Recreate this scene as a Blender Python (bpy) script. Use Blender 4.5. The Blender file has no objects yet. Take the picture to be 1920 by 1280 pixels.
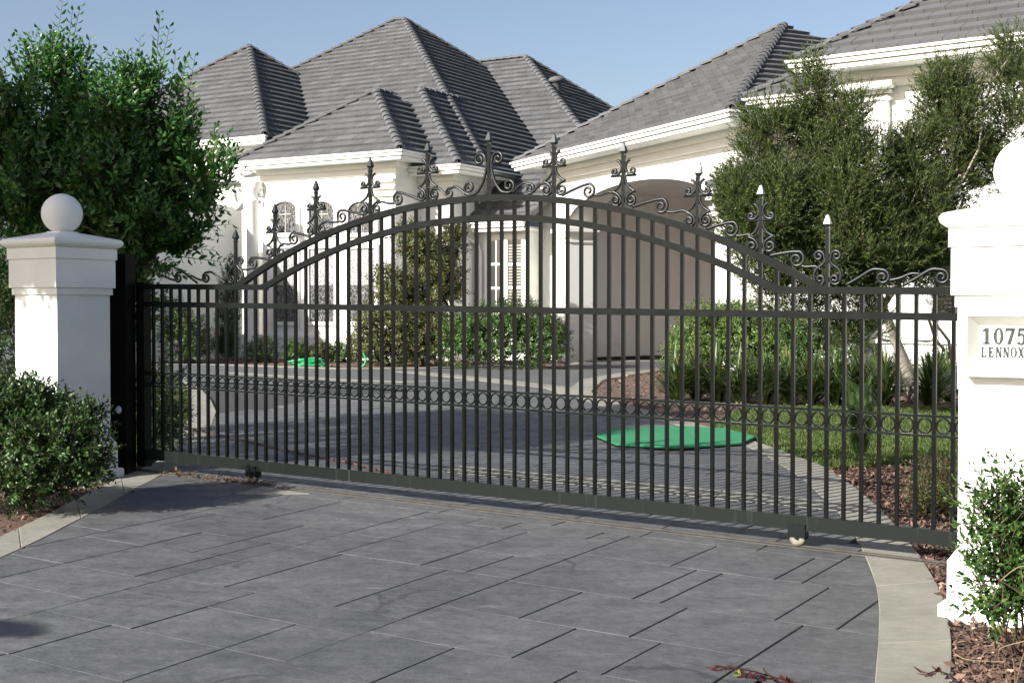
import bpy, bmesh, math, random
import numpy as np
from mathutils import Vector, Matrix
from mathutils.geometry import tessellate_polygon

random.seed(7)
RNG = np.random.default_rng(7)
scene = bpy.context.scene
COL = scene.collection
rad = math.radians

# ------------------------------------------------------------ camera, light
cam_d = bpy.data.cameras.new('camera')
cam = bpy.data.objects.new('camera', cam_d)
COL.objects.link(cam)
cam_d.sensor_width = 36.0
cam_d.lens = 36.0 * 2450.0 / 1920.0
cam_d.clip_start = 0.05
cam_d.clip_end = 2000
TH = math.atan(55 / 2450.0)
cam.location = (0, 0, 1.6)
cam.rotation_euler = (math.pi / 2 - TH, 0, 0)
scene.camera = cam

SUN_EL = rad(26)
SUN_H = (-0.80, -0.60)                       # horizontal direction towards the sun
sun_dir = Vector((SUN_H[0] * math.cos(SUN_EL), SUN_H[1] * math.cos(SUN_EL), math.sin(SUN_EL)))
sun_d = bpy.data.lights.new('sun', 'SUN')
sun_d.energy = 5.0
sun_d.angle = rad(0.5)
sun_d.color = (1.0, 0.972, 0.90)
sun = bpy.data.objects.new('sun', sun_d)
COL.objects.link(sun)
sun.rotation_euler = sun_dir.to_track_quat('Z', 'Y').to_euler()

world = bpy.data.worlds.new("World")
scene.world = world
world.use_nodes = True
wn = world.node_tree
bg = wn.nodes['Background']
sky = wn.nodes.new('ShaderNodeTexSky')
sky.sky_type = 'NISHITA'
sky.sun_disc = False
sky.sun_elevation = SUN_EL
sky.sun_rotation = math.atan2(SUN_H[0], SUN_H[1])
sky.air_density = 1.0
sky.dust_density = 1.6
sky.ozone_density = 1.5
tint = wn.nodes.new('ShaderNodeMix')
tint.data_type = 'RGBA'
tint.blend_type = 'MULTIPLY'
tint.inputs[0].default_value = 1.0
tint.inputs[7].default_value = (1.05, 0.965, 0.965, 1)
wn.links.new(sky.outputs[0], tint.inputs[6])
wn.links.new(tint.outputs[2], bg.inputs[0])
bg.inputs[1].default_value = 0.074
scene.view_settings.view_transform = 'Standard'
scene.view_settings.look = 'None'
scene.view_settings.gamma = 1.0
scene.view_settings.exposure = 1.1
scene.view_settings.use_curve_mapping = False
scene.cycles.max_bounces = 6

# ------------------------------------------------------------ places
F = 2450.0
U = Vector((0.841, -0.541))                  # along the gate, to the right
N = Vector((0.541, 0.841))                   # through the gate, to the house
G0 = Vector((-0.1843, 10.5))


def zuv(u, v):
    return -0.01435 * max(-8.0, min(30.0, u)) + 0.025 * max(-30.0, min(v, 10.0))


def to_uv(x, y):
    d = Vector((x, y)) - G0
    return d.dot(U), d.dot(N)


def zg(x, y):
    return zuv(*to_uv(x, y))


def W(u, v, dz=0.0):
    p = G0 + U * u + N * v
    return Vector((p.x, p.y, zuv(u, v) + dz))


def ray(px, py):
    a = (px - 960) / F
    b = (640 - py) / F
    dy = math.cos(TH) + b * math.sin(TH)
    return a / dy, (b * math.cos(TH) - math.sin(TH)) / dy


def at(px, py):
    """ground point seen at a pixel of the 1920x1280 photograph"""
    rx, rz = ray(px, py)
    lo, hi = 0.5, None
    y = 0.5
    while y < 120:
        if 1.6 + rz * y - zg(rx * y, y) < 0:
            hi = y
            break
        lo = y
        y += 0.1
    if hi is None:
        hi = 120
    for _ in range(24):
        m = (lo + hi) / 2
        if 1.6 + rz * m - zg(rx * m, m) < 0:
            hi = m
        else:
            lo = m
    return Vector((rx * hi, hi, zg(rx * hi, hi)))


def atuv(px, py):
    p = at(px, py)
    return to_uv(p.x, p.y)


def pt(px, py, y):
    rx, rz = ray(px, py)
    return Vector((rx * y, y, 1.6 + rz * y))


# ------------------------------------------------------------ materials
def new_mat(name):
    m = bpy.data.materials.new(name)
    m.use_nodes = True
    nt = m.node_tree
    return m, nt, nt.nodes['Principled BSDF']


def nd(nt, t, **kw):
    n = nt.nodes.new(t)
    for k, v in kw.items():
        setattr(n, k, v)
    return n


def ramp(nt, fac, stops):
    r = nd(nt, 'ShaderNodeValToRGB')
    el = r.color_ramp.elements
    while len(el) < len(stops):
        el.new(0.5)
    for e, (p, c) in zip(el, stops):
        e.position = p
        e.color = (*c, 1) if len(c) == 3 else c
    nt.links.new(fac, r.inputs[0])
    return r.outputs[0]


def noise(nt, scale, detail=4, vec=None, rough=0.55, dim='3D'):
    n = nd(nt, 'ShaderNodeTexNoise')
    n.inputs['Scale'].default_value = scale
    n.inputs['Detail'].default_value = detail
    n.inputs['Roughness'].default_value = rough
    if vec is not None:
        nt.links.new(vec, n.inputs['Vector'])
    return n.outputs[0]


def pos(nt, scale=(1, 1, 1), rot=(0, 0, 0)):
    g = nd(nt, 'ShaderNodeNewGeometry')
    mp = nd(nt, 'ShaderNodeMapping')
    mp.inputs['Scale'].default_value = scale
    mp.inputs['Rotation'].default_value = rot
    nt.links.new(g.outputs['Position'], mp.inputs[0])
    return mp.outputs[0]


def bump(nt, bsdf, h, strength=0.3, dist=0.01):
    b = nd(nt, 'ShaderNodeBump')
    b.inputs['Strength'].default_value = strength
    b.inputs['Distance'].default_value = dist
    nt.links.new(h, b.inputs['Height'])
    nt.links.new(b.outputs[0], bsdf.inputs['Normal'])


def mixc(nt, fac, a, b, mode='MIX'):
    m = nd(nt, 'ShaderNodeMix', data_type='RGBA', blend_type=mode)
    for sock, v in ((m.inputs[0], fac), (m.inputs[6], a), (m.inputs[7], b)):
        if hasattr(v, 'links'):
            nt.links.new(v, sock)
        elif isinstance(v, (int, float)):
            sock.default_value = v
        else:
            sock.default_value = (*v, 1)
    return m.outputs[2]


def island(nt):
    return nd(nt, 'ShaderNodeNewGeometry').outputs['Random Per Island']


def objrand(nt):
    return nd(nt, 'ShaderNodeObjectInfo').outputs['Random']


def mat_simple(name, c, rough=0.6, metal=0.0, var=0.12, scale=6.0, bumps=0.0, bscale=60, spec=0.5):
    m, nt, b = new_mat(name)
    f = noise(nt, scale, 5, pos(nt))
    col = ramp(nt, f, [(0.3, tuple(x * (1 - var) for x in c)), (0.7, tuple(min(1, x * (1 + var)) for x in c))])
    nt.links.new(col, b.inputs['Base Color'])
    b.inputs['Roughness'].default_value = rough
    b.inputs['Metallic'].default_value = metal
    b.inputs['Specular IOR Level'].default_value = spec
    if bumps:
        bump(nt, b, noise(nt, bscale, 4, pos(nt)), bumps, 0.01)
    return m


M = {}
M['stucco'] = mat_simple('white_stucco', (0.785, 0.785, 0.745), 0.8, var=0.03, scale=2.0, bumps=0.25, bscale=90)
M['pillar'] = mat_simple('white_pillar_paint', (0.78, 0.785, 0.76), 0.65, var=0.05, scale=2.5, bumps=0.3, bscale=70)
M['trim'] = mat_simple('white_trim', (0.79, 0.79, 0.755), 0.5, var=0.02, scale=3)
M['interior'] = mat_simple('taupe_stucco', (0.74, 0.745, 0.735), 0.85, var=0.03, scale=2, bumps=0.15, bscale=80)
M['plaque'] = mat_simple('pale_stone', (0.78, 0.77, 0.73), 0.6, var=0.05, scale=12)
M['letter'] = mat_simple('grey_letter', (0.020, 0.020, 0.024), 0.6, var=0.1, scale=20)
M['wheel'] = mat_simple('worn_steel', (0.19, 0.17, 0.14), 0.5, 0.2, 0.35, 30)
M['track'] = mat_simple('weathered_steel', (0.055, 0.048, 0.040), 0.8, 0.0, 0.35, 9, 0.2, 50)
M['reflector'] = mat_simple('white_plastic', (0.75, 0.77, 0.80), 0.4, var=0.02)
M['hose'] = mat_simple('green_hose', (0.02, 0.36, 0.12), 0.35, var=0.1)
M['cord'] = mat_simple('brown_cord', (0.075, 0.035, 0.028), 0.6, var=0.4, scale=9)
M['bark'] = mat_simple('grey_bark', (0.19, 0.15, 0.12), 0.9, var=0.5, scale=9, bumps=0.8, bscale=35)
M['palebark'] = mat_simple('pale_bark', (0.36, 0.31, 0.26), 0.9, var=0.35, scale=12, bumps=0.9, bscale=40)
M['twig'] = mat_simple('brown_twig', (0.10, 0.07, 0.045), 0.8, var=0.3, scale=15)
M['dry'] = mat_simple('dry_stem', (0.20, 0.145, 0.09), 0.8, var=0.25, scale=15)
M['soil'] = mat_simple('soil', (0.075, 0.052, 0.040), 1.0, var=0.5, scale=14, bumps=0.9, bscale=45)
M['mulch'] = mat_simple('mulch', (0.105, 0.062, 0.046), 1.0, var=0.6, scale=22, bumps=1.0, bscale=70)
M['grassbase'] = mat_simple('lawn_soil', (0.045, 0.075, 0.02), 1.0, var=0.5, scale=9, bumps=0.8, bscale=60)
M['dark'] = mat_simple('dark_joint', (0.028, 0.028, 0.030), 0.95, var=0.3, scale=10)
M['copper'] = mat_simple('grey_lead_pipe', (0.78, 0.76, 0.72), 0.5, var=0.03)


def mat_iron():
    m, nt, b = new_mat('black_painted_iron')
    f = noise(nt, 7, 5, pos(nt))
    c = ramp(nt, f, [(0.35, (0.0048, 0.0068, 0.0072)), (0.68, (0.0085, 0.0112, 0.0118))])
    nt.links.new(c, b.inputs['Base Color'])
    r = ramp(nt, noise(nt, 25, 4, pos(nt)), [(0.3, (0.20,) * 3), (0.75, (0.30,) * 3)])
    nt.links.new(r, b.inputs['Roughness'])
    b.inputs['Specular IOR Level'].default_value = 0.12
    return m


def mat_iron_rail():
    """bottom rail: same black paint with pale vertical streaks of runoff"""
    m, nt, b = new_mat('streaked_black_iron')
    v = pos(nt, (26, 26, 1.2))
    st = ramp(nt, noise(nt, 1.0, 4, v, 0.6), [(0.60, (0, 0, 0)), (0.78, (1, 1, 1))])
    c = mixc(nt, st, (0.0095, 0.0115, 0.011), (0.030, 0.034, 0.033))
    nt.links.new(c, b.inputs['Base Color'])
    b.inputs['Roughness'].default_value = 0.35
    b.inputs['Specular IOR Level'].default_value = 0.12
    return m


M['iron'] = mat_iron()
M['ironrail'] = mat_iron_rail()
M['ironpost'] = mat_simple('black_iron_post', (0.004, 0.004, 0.004), 0.5, var=0.2, spec=0.1)
M['ironpicket'] = mat_simple('black_picket_paint', (0.0042, 0.0052, 0.0052), 0.3, var=0.3, spec=0.07)
M['ironscroll'] = mat_simple('black_wrought_iron', (0.011, 0.013, 0.013), 0.33, var=0.2, spec=0.35)
M['irontip'] = mat_simple('worn_black_iron', (0.012, 0.015, 0.015), 0.24, var=0.2, spec=0.6)


def mat_slab():
    m, nt, b = new_mat('stamped_grey_concrete')
    base = ramp(nt, objrand(nt), [(0.0, (0.094, 0.095, 0.099)), (0.5, (0.102, 0.103, 0.107)), (1.0, (0.110, 0.111, 0.114))])
    v1 = pos(nt, (0.9, 1.7, 1), (0, 0, rad(12)))
    cl = ramp(nt, noise(nt, 2.6, 9, v1, 0.68), [(0.27, (0.70, 0.70, 0.72)), (0.5, (1, 1, 1)), (0.74, (1.30, 1.29, 1.27))])
    c = mixc(nt, 1.0, base, cl, 'MULTIPLY')
    # pale worn scuffs, drawn out along the stamp
    v2 = pos(nt, (2.0, 9.0, 1), (0, 0, rad(14)))
    sc = ramp(nt, noise(nt, 1.3, 8, v2, 0.7), [(0.60, (0, 0, 0)), (0.78, (1, 1, 1))])
    big = ramp(nt, noise(nt, 0.5, 3, pos(nt)), [(0.42, (0.05,) * 3), (0.66, (0.9,) * 3)])
    fac = mixc(nt, 1.0, sc, big, 'MULTIPLY')
    c = mixc(nt, fac, c, (0.27, 0.27, 0.26))
    # pale round wear patches
    sp = ramp(nt, noise(nt, 55, 2, pos(nt), 0.5), [(0.75, (0, 0, 0)), (0.79, (0.6,) * 3)])
    c = mixc(nt, sp, c, (0.30, 0.29, 0.27))
    # fine mottling and dark hairline cracks
    mo = ramp(nt, noise(nt, 14, 8, pos(nt), 0.72), [(0.28, (0.70,) * 3), (0.52, (1, 1, 1)), (0.74, (1.26,) * 3)])
    c = mixc(nt, 1.0, c, mo, 'MULTIPLY')
    vc = nd(nt, 'ShaderNodeTexVoronoi', feature='DISTANCE_TO_EDGE')
    vc.inputs['Scale'].default_value = 0.9
    wv = nd(nt, 'ShaderNodeTexNoise')
    wv.inputs['Scale'].default_value = 2.2
    wv.inputs['Detail'].default_value = 6
    nt.links.new(pos(nt), wv.inputs['Vector'])
    mv = nd(nt, 'ShaderNodeMix', data_type='VECTOR')
    mv.inputs[0].default_value = 0.35
    nt.links.new(pos(nt), mv.inputs[4])
    nt.links.new(wv.outputs[1], mv.inputs[5])
    nt.links.new(mv.outputs[1], vc.inputs['Vector'])
    ck = ramp(nt, vc.outputs[0], [(0.004, (1, 1, 1)), (0.012, (0, 0, 0))])
    ckm = ramp(nt, noise(nt, 0.9, 3, pos(nt)), [(0.55, (0, 0, 0)), (0.62, (0.55,) * 3)])
    c = mixc(nt, mixc(nt, 1.0, ck, ckm, 'MULTIPLY'), c, (0.03, 0.03, 0.031))
    # dark tyre-rubbed / damp clouding
    dk = ramp(nt, noise(nt, 0.35, 5, pos(nt)), [(0.38, (0.8,) * 3), (0.6, (1.04,) * 3)])
    c = mixc(nt, 1.0, c, dk, 'MULTIPLY')
    nt.links.new(c, b.inputs['Base Color'])
    r = ramp(nt, noise(nt, 5, 5, pos(nt)), [(0.3, (0.48,) * 3), (0.7, (0.75,) * 3)])
    nt.links.new(r, b.inputs['Roughness'])
    b.inputs['Specular IOR Level'].default_value = 0.35
    h1 = noise(nt, 2.6, 9, pos(nt, (1, 1.7, 1), (0, 0, rad(12))), 0.68)
    bump(nt, b, h1, 0.6, 0.035)
    return m


M['slab'] = mat_slab()


def mat_far_drive():
    m, nt, b = new_mat('grey_concrete_drive')
    cl = ramp(nt, noise(nt, 0.8, 7, pos(nt, (0.8, 2.0, 1)), 0.6), [(0.3, (0.085, 0.087, 0.093)), (0.7, (0.122, 0.124, 0.130))])
    # stamped joints drawn as shallow relief far away
    br = nd(nt, 'ShaderNodeTexBrick')
    br.inputs['Scale'].default_value = 1.0
    br.inputs['Brick Width'].default_value = 0.95
    br.inputs['Row Height'].default_value = 0.62
    br.inputs['Mortar Size'].default_value = 0.014
    br.inputs['Mortar Smooth'].default_value = 0.3
    br.inputs['Color1'].default_value = (1, 1, 1, 1)
    br.inputs['Color2'].default_value = (0.93, 0.93, 0.93, 1)
    br.inputs['Mortar'].default_value = (0.42, 0.42, 0.42, 1)
    nt.links.new(pos(nt, (1, 1, 1), (0, 0, rad(-57.2))), br.inputs['Vector'])
    c = mixc(nt, 1.0, cl, br.outputs[0], 'MULTIPLY')
    nt.links.new(c, b.inputs['Base Color'])
    b.inputs['Roughness'].default_value = 0.7
    b.inputs['Specular IOR Level'].default_value = 0.3
    bump(nt, b, noise(nt, 3, 7, pos(nt)), 0.3, 0.02)
    return m


M['fardrive'] = mat_far_drive()


def mat_concrete():
    m, nt, b = new_mat('pale_concrete')
    a = ramp(nt, noise(nt, 1.6, 7, pos(nt), 0.62), [(0.28, (0.185, 0.178, 0.148)), (0.55, (0.235, 0.226, 0.192)), (0.8, (0.285, 0.274, 0.236))])
    r = ramp(nt, objrand(nt), [(0, (0.92,) * 3), (1, (1.06, 1.05, 1.03))])
    c = mixc(nt, 1.0, a, r, 'MULTIPLY')
    st = ramp(nt, noise(nt, 9, 6, pos(nt, (1, 2, 1)), 0.7), [(0.3, (0.82, 0.81, 0.78)), (0.6, (1, 1, 1))])
    c = mixc(nt, 1.0, c, st, 'MULTIPLY')
    nt.links.new(c, b.inputs['Base Color'])
    b.inputs['Roughness'].default_value = 0.85
    bump(nt, b, noise(nt, 4, 8, pos(nt, (1, 2.2, 1)), 0.65), 0.35, 0.02)
    return m


M['concrete'] = mat_concrete()


def mat_tile():
    m, nt, b = new_mat('grey_roof_tile')
    r1 = ramp(nt, island(nt), [(0, (0.092, 0.093, 0.097)), (0.6, (0.113, 0.114, 0.118)), (1, (0.133, 0.133, 0.136))])
    n1 = ramp(nt, noise(nt, 1.2, 5, pos(nt)), [(0.3, (0.88,) * 3), (0.7, (1.10,) * 3)])
    c = mixc(nt, 1.0, r1, n1, 'MULTIPLY')
    n2 = ramp(nt, noise(nt, 30, 4, pos(nt)), [(0.3, (0.9,) * 3), (0.7, (1.08,) * 3)])
    c = mixc(nt, 1.0, c, n2, 'MULTIPLY')
    nt.links.new(c, b.inputs['Base Color'])
    b.inputs['Roughness'].default_value = 0.75
    b.inputs['Specular IOR Level'].default_value = 0.3
    bump(nt, b, noise(nt, 60, 4, pos(nt)), 0.15, 0.005)
    return m


M['tile'] = mat_tile()


def mat_leaf(name, lo, mid, hi, rough=0.38, trans=0.25, spec=0.5, old=None):
    m, nt, b = new_mat(name)
    st = [(0.0, lo), (0.5, mid), (0.93, hi)]
    if old:
        st.append((0.97, old))
    c = ramp(nt, island(nt), st)
    nt.links.new(c, b.inputs['Base Color'])
    b.inputs['Roughness'].default_value = rough
    b.inputs['Specular IOR Level'].default_value = spec
    t = nd(nt, 'ShaderNodeBsdfTranslucent')
    hs = nd(nt, 'ShaderNodeHueSaturation')
    hs.inputs['Saturation'].default_value = 1.15
    hs.inputs['Value'].default_value = 1.3
    nt.links.new(c, hs.inputs['Color'])
    nt.links.new(hs.outputs[0], t.inputs[0])
    mx = nd(nt, 'ShaderNodeMixShader')
    mx.inputs[0].default_value = trans
    nt.links.new(b.outputs[0], mx.inputs[1])
    nt.links.new(t.outputs[0], mx.inputs[2])
    nt.links.new(mx.outputs[0], nt.nodes['Material Output'].inputs[0])
    return m


M['crape'] = mat_leaf('crape_leaf', (0.022, 0.072, 0.018), (0.044, 0.130, 0.029), (0.100, 0.215, 0.045), 0.36, 0.32)
M['gloss'] = mat_leaf('glossy_leaf', (0.012, 0.034, 0.008), (0.024, 0.062, 0.013), (0.060, 0.115, 0.026), 0.42, 0.14, 0.4)
M['feather'] = mat_leaf('feathery_leaf', (0.018, 0.046, 0.009), (0.044, 0.082, 0.014), (0.118, 0.146, 0.030), 0.5, 0.28)
M['olive'] = mat_leaf('olive_leaf', (0.045, 0.065, 0.018), (0.080, 0.100, 0.028), (0.13, 0.14, 0.04), 0.45, 0.28, old=(0.16, 0.06, 0.03))
M['hedge'] = mat_leaf('hedge_leaf', (0.022, 0.055, 0.012), (0.042, 0.096, 0.018), (0.085, 0.150, 0.030), 0.40, 0.22, 0.4)
M['bright'] = mat_leaf('bright_leaf', (0.050, 0.100, 0.020), (0.090, 0.160, 0.030), (0.15, 0.22, 0.045), 0.4, 0.25)
M['strap'] = mat_leaf('strap_leaf', (0.030, 0.065, 0.018), (0.060, 0.100, 0.028), (0.11, 0.14, 0.045), 0.42, 0.25, old=(0.30, 0.20, 0.09))
M['palm'] = mat_leaf('palm_leaf', (0.030, 0.070, 0.020), (0.060, 0.110, 0.030), (0.11, 0.16, 0.045), 0.4, 0.2)
M['grass'] = mat_leaf('grass_blade', (0.046, 0.088, 0.018), (0.080, 0.132, 0.026), (0.130, 0.175, 0.042), 0.55, 0.28, old=(0.28, 0.25, 0.11))
M['redleaf'] = mat_leaf('red_leaf', (0.06, 0.016, 0.018), (0.11, 0.030, 0.026), (0.17, 0.060, 0.042), 0.35, 0.2, old=(0.25, 0.26, 0.05))
M['litter'] = mat_leaf('dead_leaf', (0.06, 0.03, 0.018), (0.13, 0.065, 0.035), (0.24, 0.14, 0.075), 0.8, 0.05)
M['chip'] = mat_leaf('bark_chip', (0.045, 0.026, 0.020), (0.110, 0.062, 0.046), (0.20, 0.125, 0.095), 0.95, 0.0, old=(0.34, 0.25, 0.19))


def mat_mat():
    m, nt, b = new_mat('green_turf')
    c = ramp(nt, noise(nt, 160, 3, pos(nt)), [(0.3, (0.006, 0.145, 0.055)), (0.7, (0.014, 0.215, 0.088))])
    c2 = ramp(nt, noise(nt, 2.5, 4, pos(nt)), [(0.3, (0.9,) * 3), (0.7, (1.08,) * 3)])
    nt.links.new(mixc(nt, 1.0, c, c2, 'MULTIPLY'), b.inputs['Base Color'])
    b.inputs['Roughness'].default_value = 0.95
    bump(nt, b, noise(nt, 240, 2, pos(nt)), 0.35, 0.004)
    return m


M['turf'] = mat_mat()


def mat_leaded():
    """dark glass with wavy silver leaded pattern"""
    m, nt, b = new_mat('leaded_glass')
    v = nd(nt, 'ShaderNodeTexVoronoi', feature='DISTANCE_TO_EDGE')
    v.inputs['Scale'].default_value = 9.0
    w = noise(nt, 5, 3, pos(nt))
    mv = nd(nt, 'ShaderNodeMix', data_type='VECTOR')
    mv.inputs[0].default_value = 0.18
    nt.links.new(pos(nt, (1.6, 1.6, 1.0)), mv.inputs[4])
    wv = nd(nt, 'ShaderNodeTexNoise')
    wv.inputs['Scale'].default_value = 4
    nt.links.new(wv.outputs[1], mv.inputs[5])
    nt.links.new(mv.outputs[1], v.inputs['Vector'])
    ln = ramp(nt, v.outputs[0], [(0.020, (1, 1, 1)), (0.050, (0, 0, 0))])
    cells = ramp(nt, noise(nt, 14, 3, pos(nt)), [(0.4, (0.022, 0.023, 0.024)), (0.65, (0.10, 0.10, 0.10))])
    c = mixc(nt, ln, cells, (0.26, 0.26, 0.255))
    nt.links.new(c, b.inputs['Base Color'])
    b.inputs['Roughness'].default_value = 0.18
    bump(nt, b, noise(nt, 30, 3, pos(nt)), 0.4, 0.01)
    return m


M['leaded'] = mat_leaded()


def mat_blind():
    m, nt, b = new_mat('blind_behind_leaded_glass')
    v = nd(nt, 'ShaderNodeTexVoronoi', feature='DISTANCE_TO_EDGE')
    v.inputs['Scale'].default_value = 13.0
    nt.links.new(pos(nt, (1.6, 1.6, 1.0)), v.inputs['Vector'])
    ln = ramp(nt, v.outputs[0], [(0.04, (1, 1, 1)), (0.09, (0, 0, 0))])
    c = mixc(nt, ln, (0.36, 0.36, 0.355), (0.14, 0.14, 0.14))
    nt.links.new(c, b.inputs['Base Color'])
    b.inputs['Roughness'].default_value = 0.3
    return m


M['blind'] = mat_blind()
m, nt, b = new_mat('window_glass')
b.inputs['Base Color'].default_value = (0.045, 0.047, 0.045, 1)
b.inputs['Roughness'].default_value = 0.08
M['glass'] = m
M['shutter'] = mat_simple('grey_shutter', (0.30, 0.29, 0.26), 0.6, var=0.05)


# ------------------------------------------------------------ mesh helpers
class MB:
    def __init__(self):
        self.v, self.f = [], []

    def poly(self, pts):
        o = len(self.v)
        self.v.extend([tuple(p) for p in pts])
        self.f.append(tuple(range(o, o + len(pts))))

    def hexa(self, c):
        """8 corners: bottom 4 ccw then top 4"""
        o = len(self.v)
        self.v.extend([tuple(p) for p in c])
        for q in ((3, 2, 1, 0), (4, 5, 6, 7), (0, 1, 5, 4), (1, 2, 6, 5), (2, 3, 7, 6), (3, 0, 4, 7)):
            self.f.append(tuple(o + i for i in q))

    def box(self, fr, x0, x1, y0, y1, z0, z1):
        """box in a frame: fr(x, y, z) -> world"""
        self.hexa([fr(x0, y0, z0), fr(x1, y0, z0), fr(x1, y1, z0), fr(x0, y1, z0),
                   fr(x0, y0, z1), fr(x1, y0, z1), fr(x1, y1, z1), fr(x0, y1, z1)])

    def frustum(self, fr, a, b):
        """a, b = (x0, x1, y0, y1, z)"""
        c = []
        for x0, x1, y0, y1, z in (a, b):
            c += [fr(x0, y0, z), fr(x1, y0, z), fr(x1, y1, z), fr(x0, y1, z)]
        self.hexa(c)

    def prism(self, bottom, top, caps=True):
        n = len(bottom)
        o = len(self.v)
        self.v.extend([tuple(p) for p in bottom])
        self.v.extend([tuple(p) for p in top])
        for i in range(n):
            j = (i + 1) % n
            self.f.append((o + i, o + j, o + n + j, o + n + i))
        if caps:
            tri = tessellate_polygon([[Vector(p) for p in bottom]])
            for t in tri:
                self.f.append((o + t[0], o + t[1], o + t[2]))
                self.f.append((o + n + t[2], o + n + t[1], o + n + t[0]))

    def tube(self, pts, r, sides=6, cap=True, flat=None):
        pts = [Vector(p) for p in pts]
        n = len(pts)
        rs = r if hasattr(r, '__len__') else [r] * n
        o = len(self.v)
        t0 = (pts[1] - pts[0]).normalized()
        a = Vector((0, 0, 1)) if abs(t0.z) < 0.9 else Vector((1, 0, 0))
        if flat is not None:
            a = Vector(flat)
        up = (a - t0 * a.dot(t0)).normalized()
        for i, p in enumerate(pts):
            t = (pts[min(i + 1, n - 1)] - pts[max(i - 1, 0)])
            t = t.normalized() if t.length > 1e-9 else t0
            up = up - t * up.dot(t)
            up = up.normalized() if up.length > 1e-6 else t.orthogonal().normalized()
            s = t.cross(up)
            for k in range(sides):
                an = 2 * math.pi * (k + 0.5) / sides
                self.v.append(tuple(p + (up * math.cos(an) + s * math.sin(an)) * rs[i]))
        for i in range(n - 1):
            for k in range(sides):
                k2 = (k + 1) % sides
                self.f.append((o + i * sides + k, o + i * sides + k2, o + (i + 1) * sides + k2, o + (i + 1) * sides + k))
        if cap:
            self.f.append(tuple(o + k for k in reversed(range(sides))))
            self.f.append(tuple(o + (n - 1) * sides + k for k in range(sides)))

    def lathe(self, fr, prof, seg=24):
        o = len(self.v)
        for r, z in prof:
            for k in range(seg):
                a = 2 * math.pi * k / seg
                self.v.append(tuple(fr(r * math.cos(a), r * math.sin(a), z)))
        for i in range(len(prof) - 1):
            for k in range(seg):
                k2 = (k + 1) % seg
                self.f.append((o + i * seg + k, o + i * seg + k2, o + (i + 1) * seg + k2, o + (i + 1) * seg + k))

    def mesh(self, name, mat, smooth=False, autos=None):
        me = bpy.data.meshes.new(name)
        me.from_pydata(self.v, [], self.f)
        me.materials.append(mat)
        if smooth:
            me.polygons.foreach_set('use_smooth', [True] * len(me.polygons))
        me.validate()
        bm = bmesh.new()
        bm.from_mesh(me)
        bmesh.ops.recalc_face_normals(bm, faces=bm.faces)
        bm.to_mesh(me)
        bm.free()
        return me

    def build(self, name, mat, parent=None, smooth=False, kind=None):
        return link(name, self.mesh(name, mat, smooth), parent, kind)


def link(name, me, parent=None, kind=None, loc=None):
    o = bpy.data.objects.new(name, me)
    COL.objects.link(o)
    if loc is not None:
        o.location = loc
    if parent is not None:
        set_parent(o, parent)
    if kind:
        o['kind'] = kind
    return o


WLOC = {}


def world_loc(o):
    p = WLOC.get(o.name)
    return p if p is not None else Vector((0, 0, 0))


def set_parent(o, parent):
    o.parent = parent
    o.matrix_parent_inverse = Matrix.Translation(-world_loc(parent))


def thing(name, label, cat, loc, group=None):
    o = bpy.data.objects.new(name, None)
    o.empty_display_size = 0.2
    COL.objects.link(o)
    o.location = loc
    WLOC[o.name] = Vector(loc)
    o['label'] = label
    o['category'] = cat
    if group:
        o['group'] = group
    return o


def tag(o, label, cat, group=None):
    o['label'] = label
    o['category'] = cat
    if group:
        o['group'] = group
    return o


def np_mesh(name, verts, faces, mat, smooth=False):
    """verts (n,3), faces (m,k) all with k corners"""
    me = bpy.data.meshes.new(name)
    n, (mm, k) = len(verts), faces.shape
    me.vertices.add(n)
    me.vertices.foreach_set('co', verts.astype(np.float32).ravel())
    me.loops.add(mm * k)
    me.loops.foreach_set('vertex_index', faces.astype(np.int32).ravel())
    me.polygons.add(mm)
    me.polygons.foreach_set('loop_start', np.arange(0, mm * k, k, dtype=np.int32))
    me.polygons.foreach_set('loop_total', np.full(mm, k, dtype=np.int32))
    if smooth:
        me.polygons.foreach_set('use_smooth', np.ones(mm, dtype=bool))
    me.materials.append(mat)
    me.update(calc_edges=True)
    return me


def clip_half(poly, a, b, c):
    """keep a*x+b*y<=c"""
    out = []
    n = len(poly)
    for i in range(n):
        p, q = poly[i], poly[(i + 1) % n]
        dp, dq = a * p[0] + b * p[1] - c, a * q[0] + b * q[1] - c
        if dp <= 0:
            out.append(p)
        if (dp < 0 < dq) or (dq < 0 < dp):
            t = dp / (dp - dq)
            out.append((p[0] + (q[0] - p[0]) * t, p[1] + (q[1] - p[1]) * t))
    return out


def clip_rect(poly, x0, x1, y0, y1):
    for a, b, c in ((-1, 0, -x0), (1, 0, x1), (0, -1, -y0), (0, 1, y1)):
        poly = clip_half(poly, a, b, c)
        if len(poly) < 3:
            return []
    return poly


def area(p):
    return 0.5 * sum(p[i][0] * p[(i + 1) % len(p)][1] - p[(i + 1) % len(p)][0] * p[i][1] for i in range(len(p)))


def fold_split(poly):
    out = []
    for x0, x1 in ((-400, -8), (-8, 400)):
        for y0, y1 in ((-400, 10), (10, 400)):
            q = clip_rect(poly, x0, x1, y0, y1)
            if len(q) > 2 and abs(area(q)) > 1e-4:
                out.append(q)
    return out


def sheet(name, poly, mat, dz, kind='structure', parent=None):
    mb = MB()
    for q in fold_split(poly):
        pts = [W(u, v, dz) for u, v in q]
        o = len(mb.v)
        mb.v.extend([tuple(p) for p in pts])
        for t in tessellate_polygon([[Vector((u, v, 0)) for u, v in q]]):
            mb.f.append((o + t[0], o + t[1], o + t[2]))
    o = mb.build(name, mat, parent)
    if kind:
        o['kind'] = kind
    return o


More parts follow.
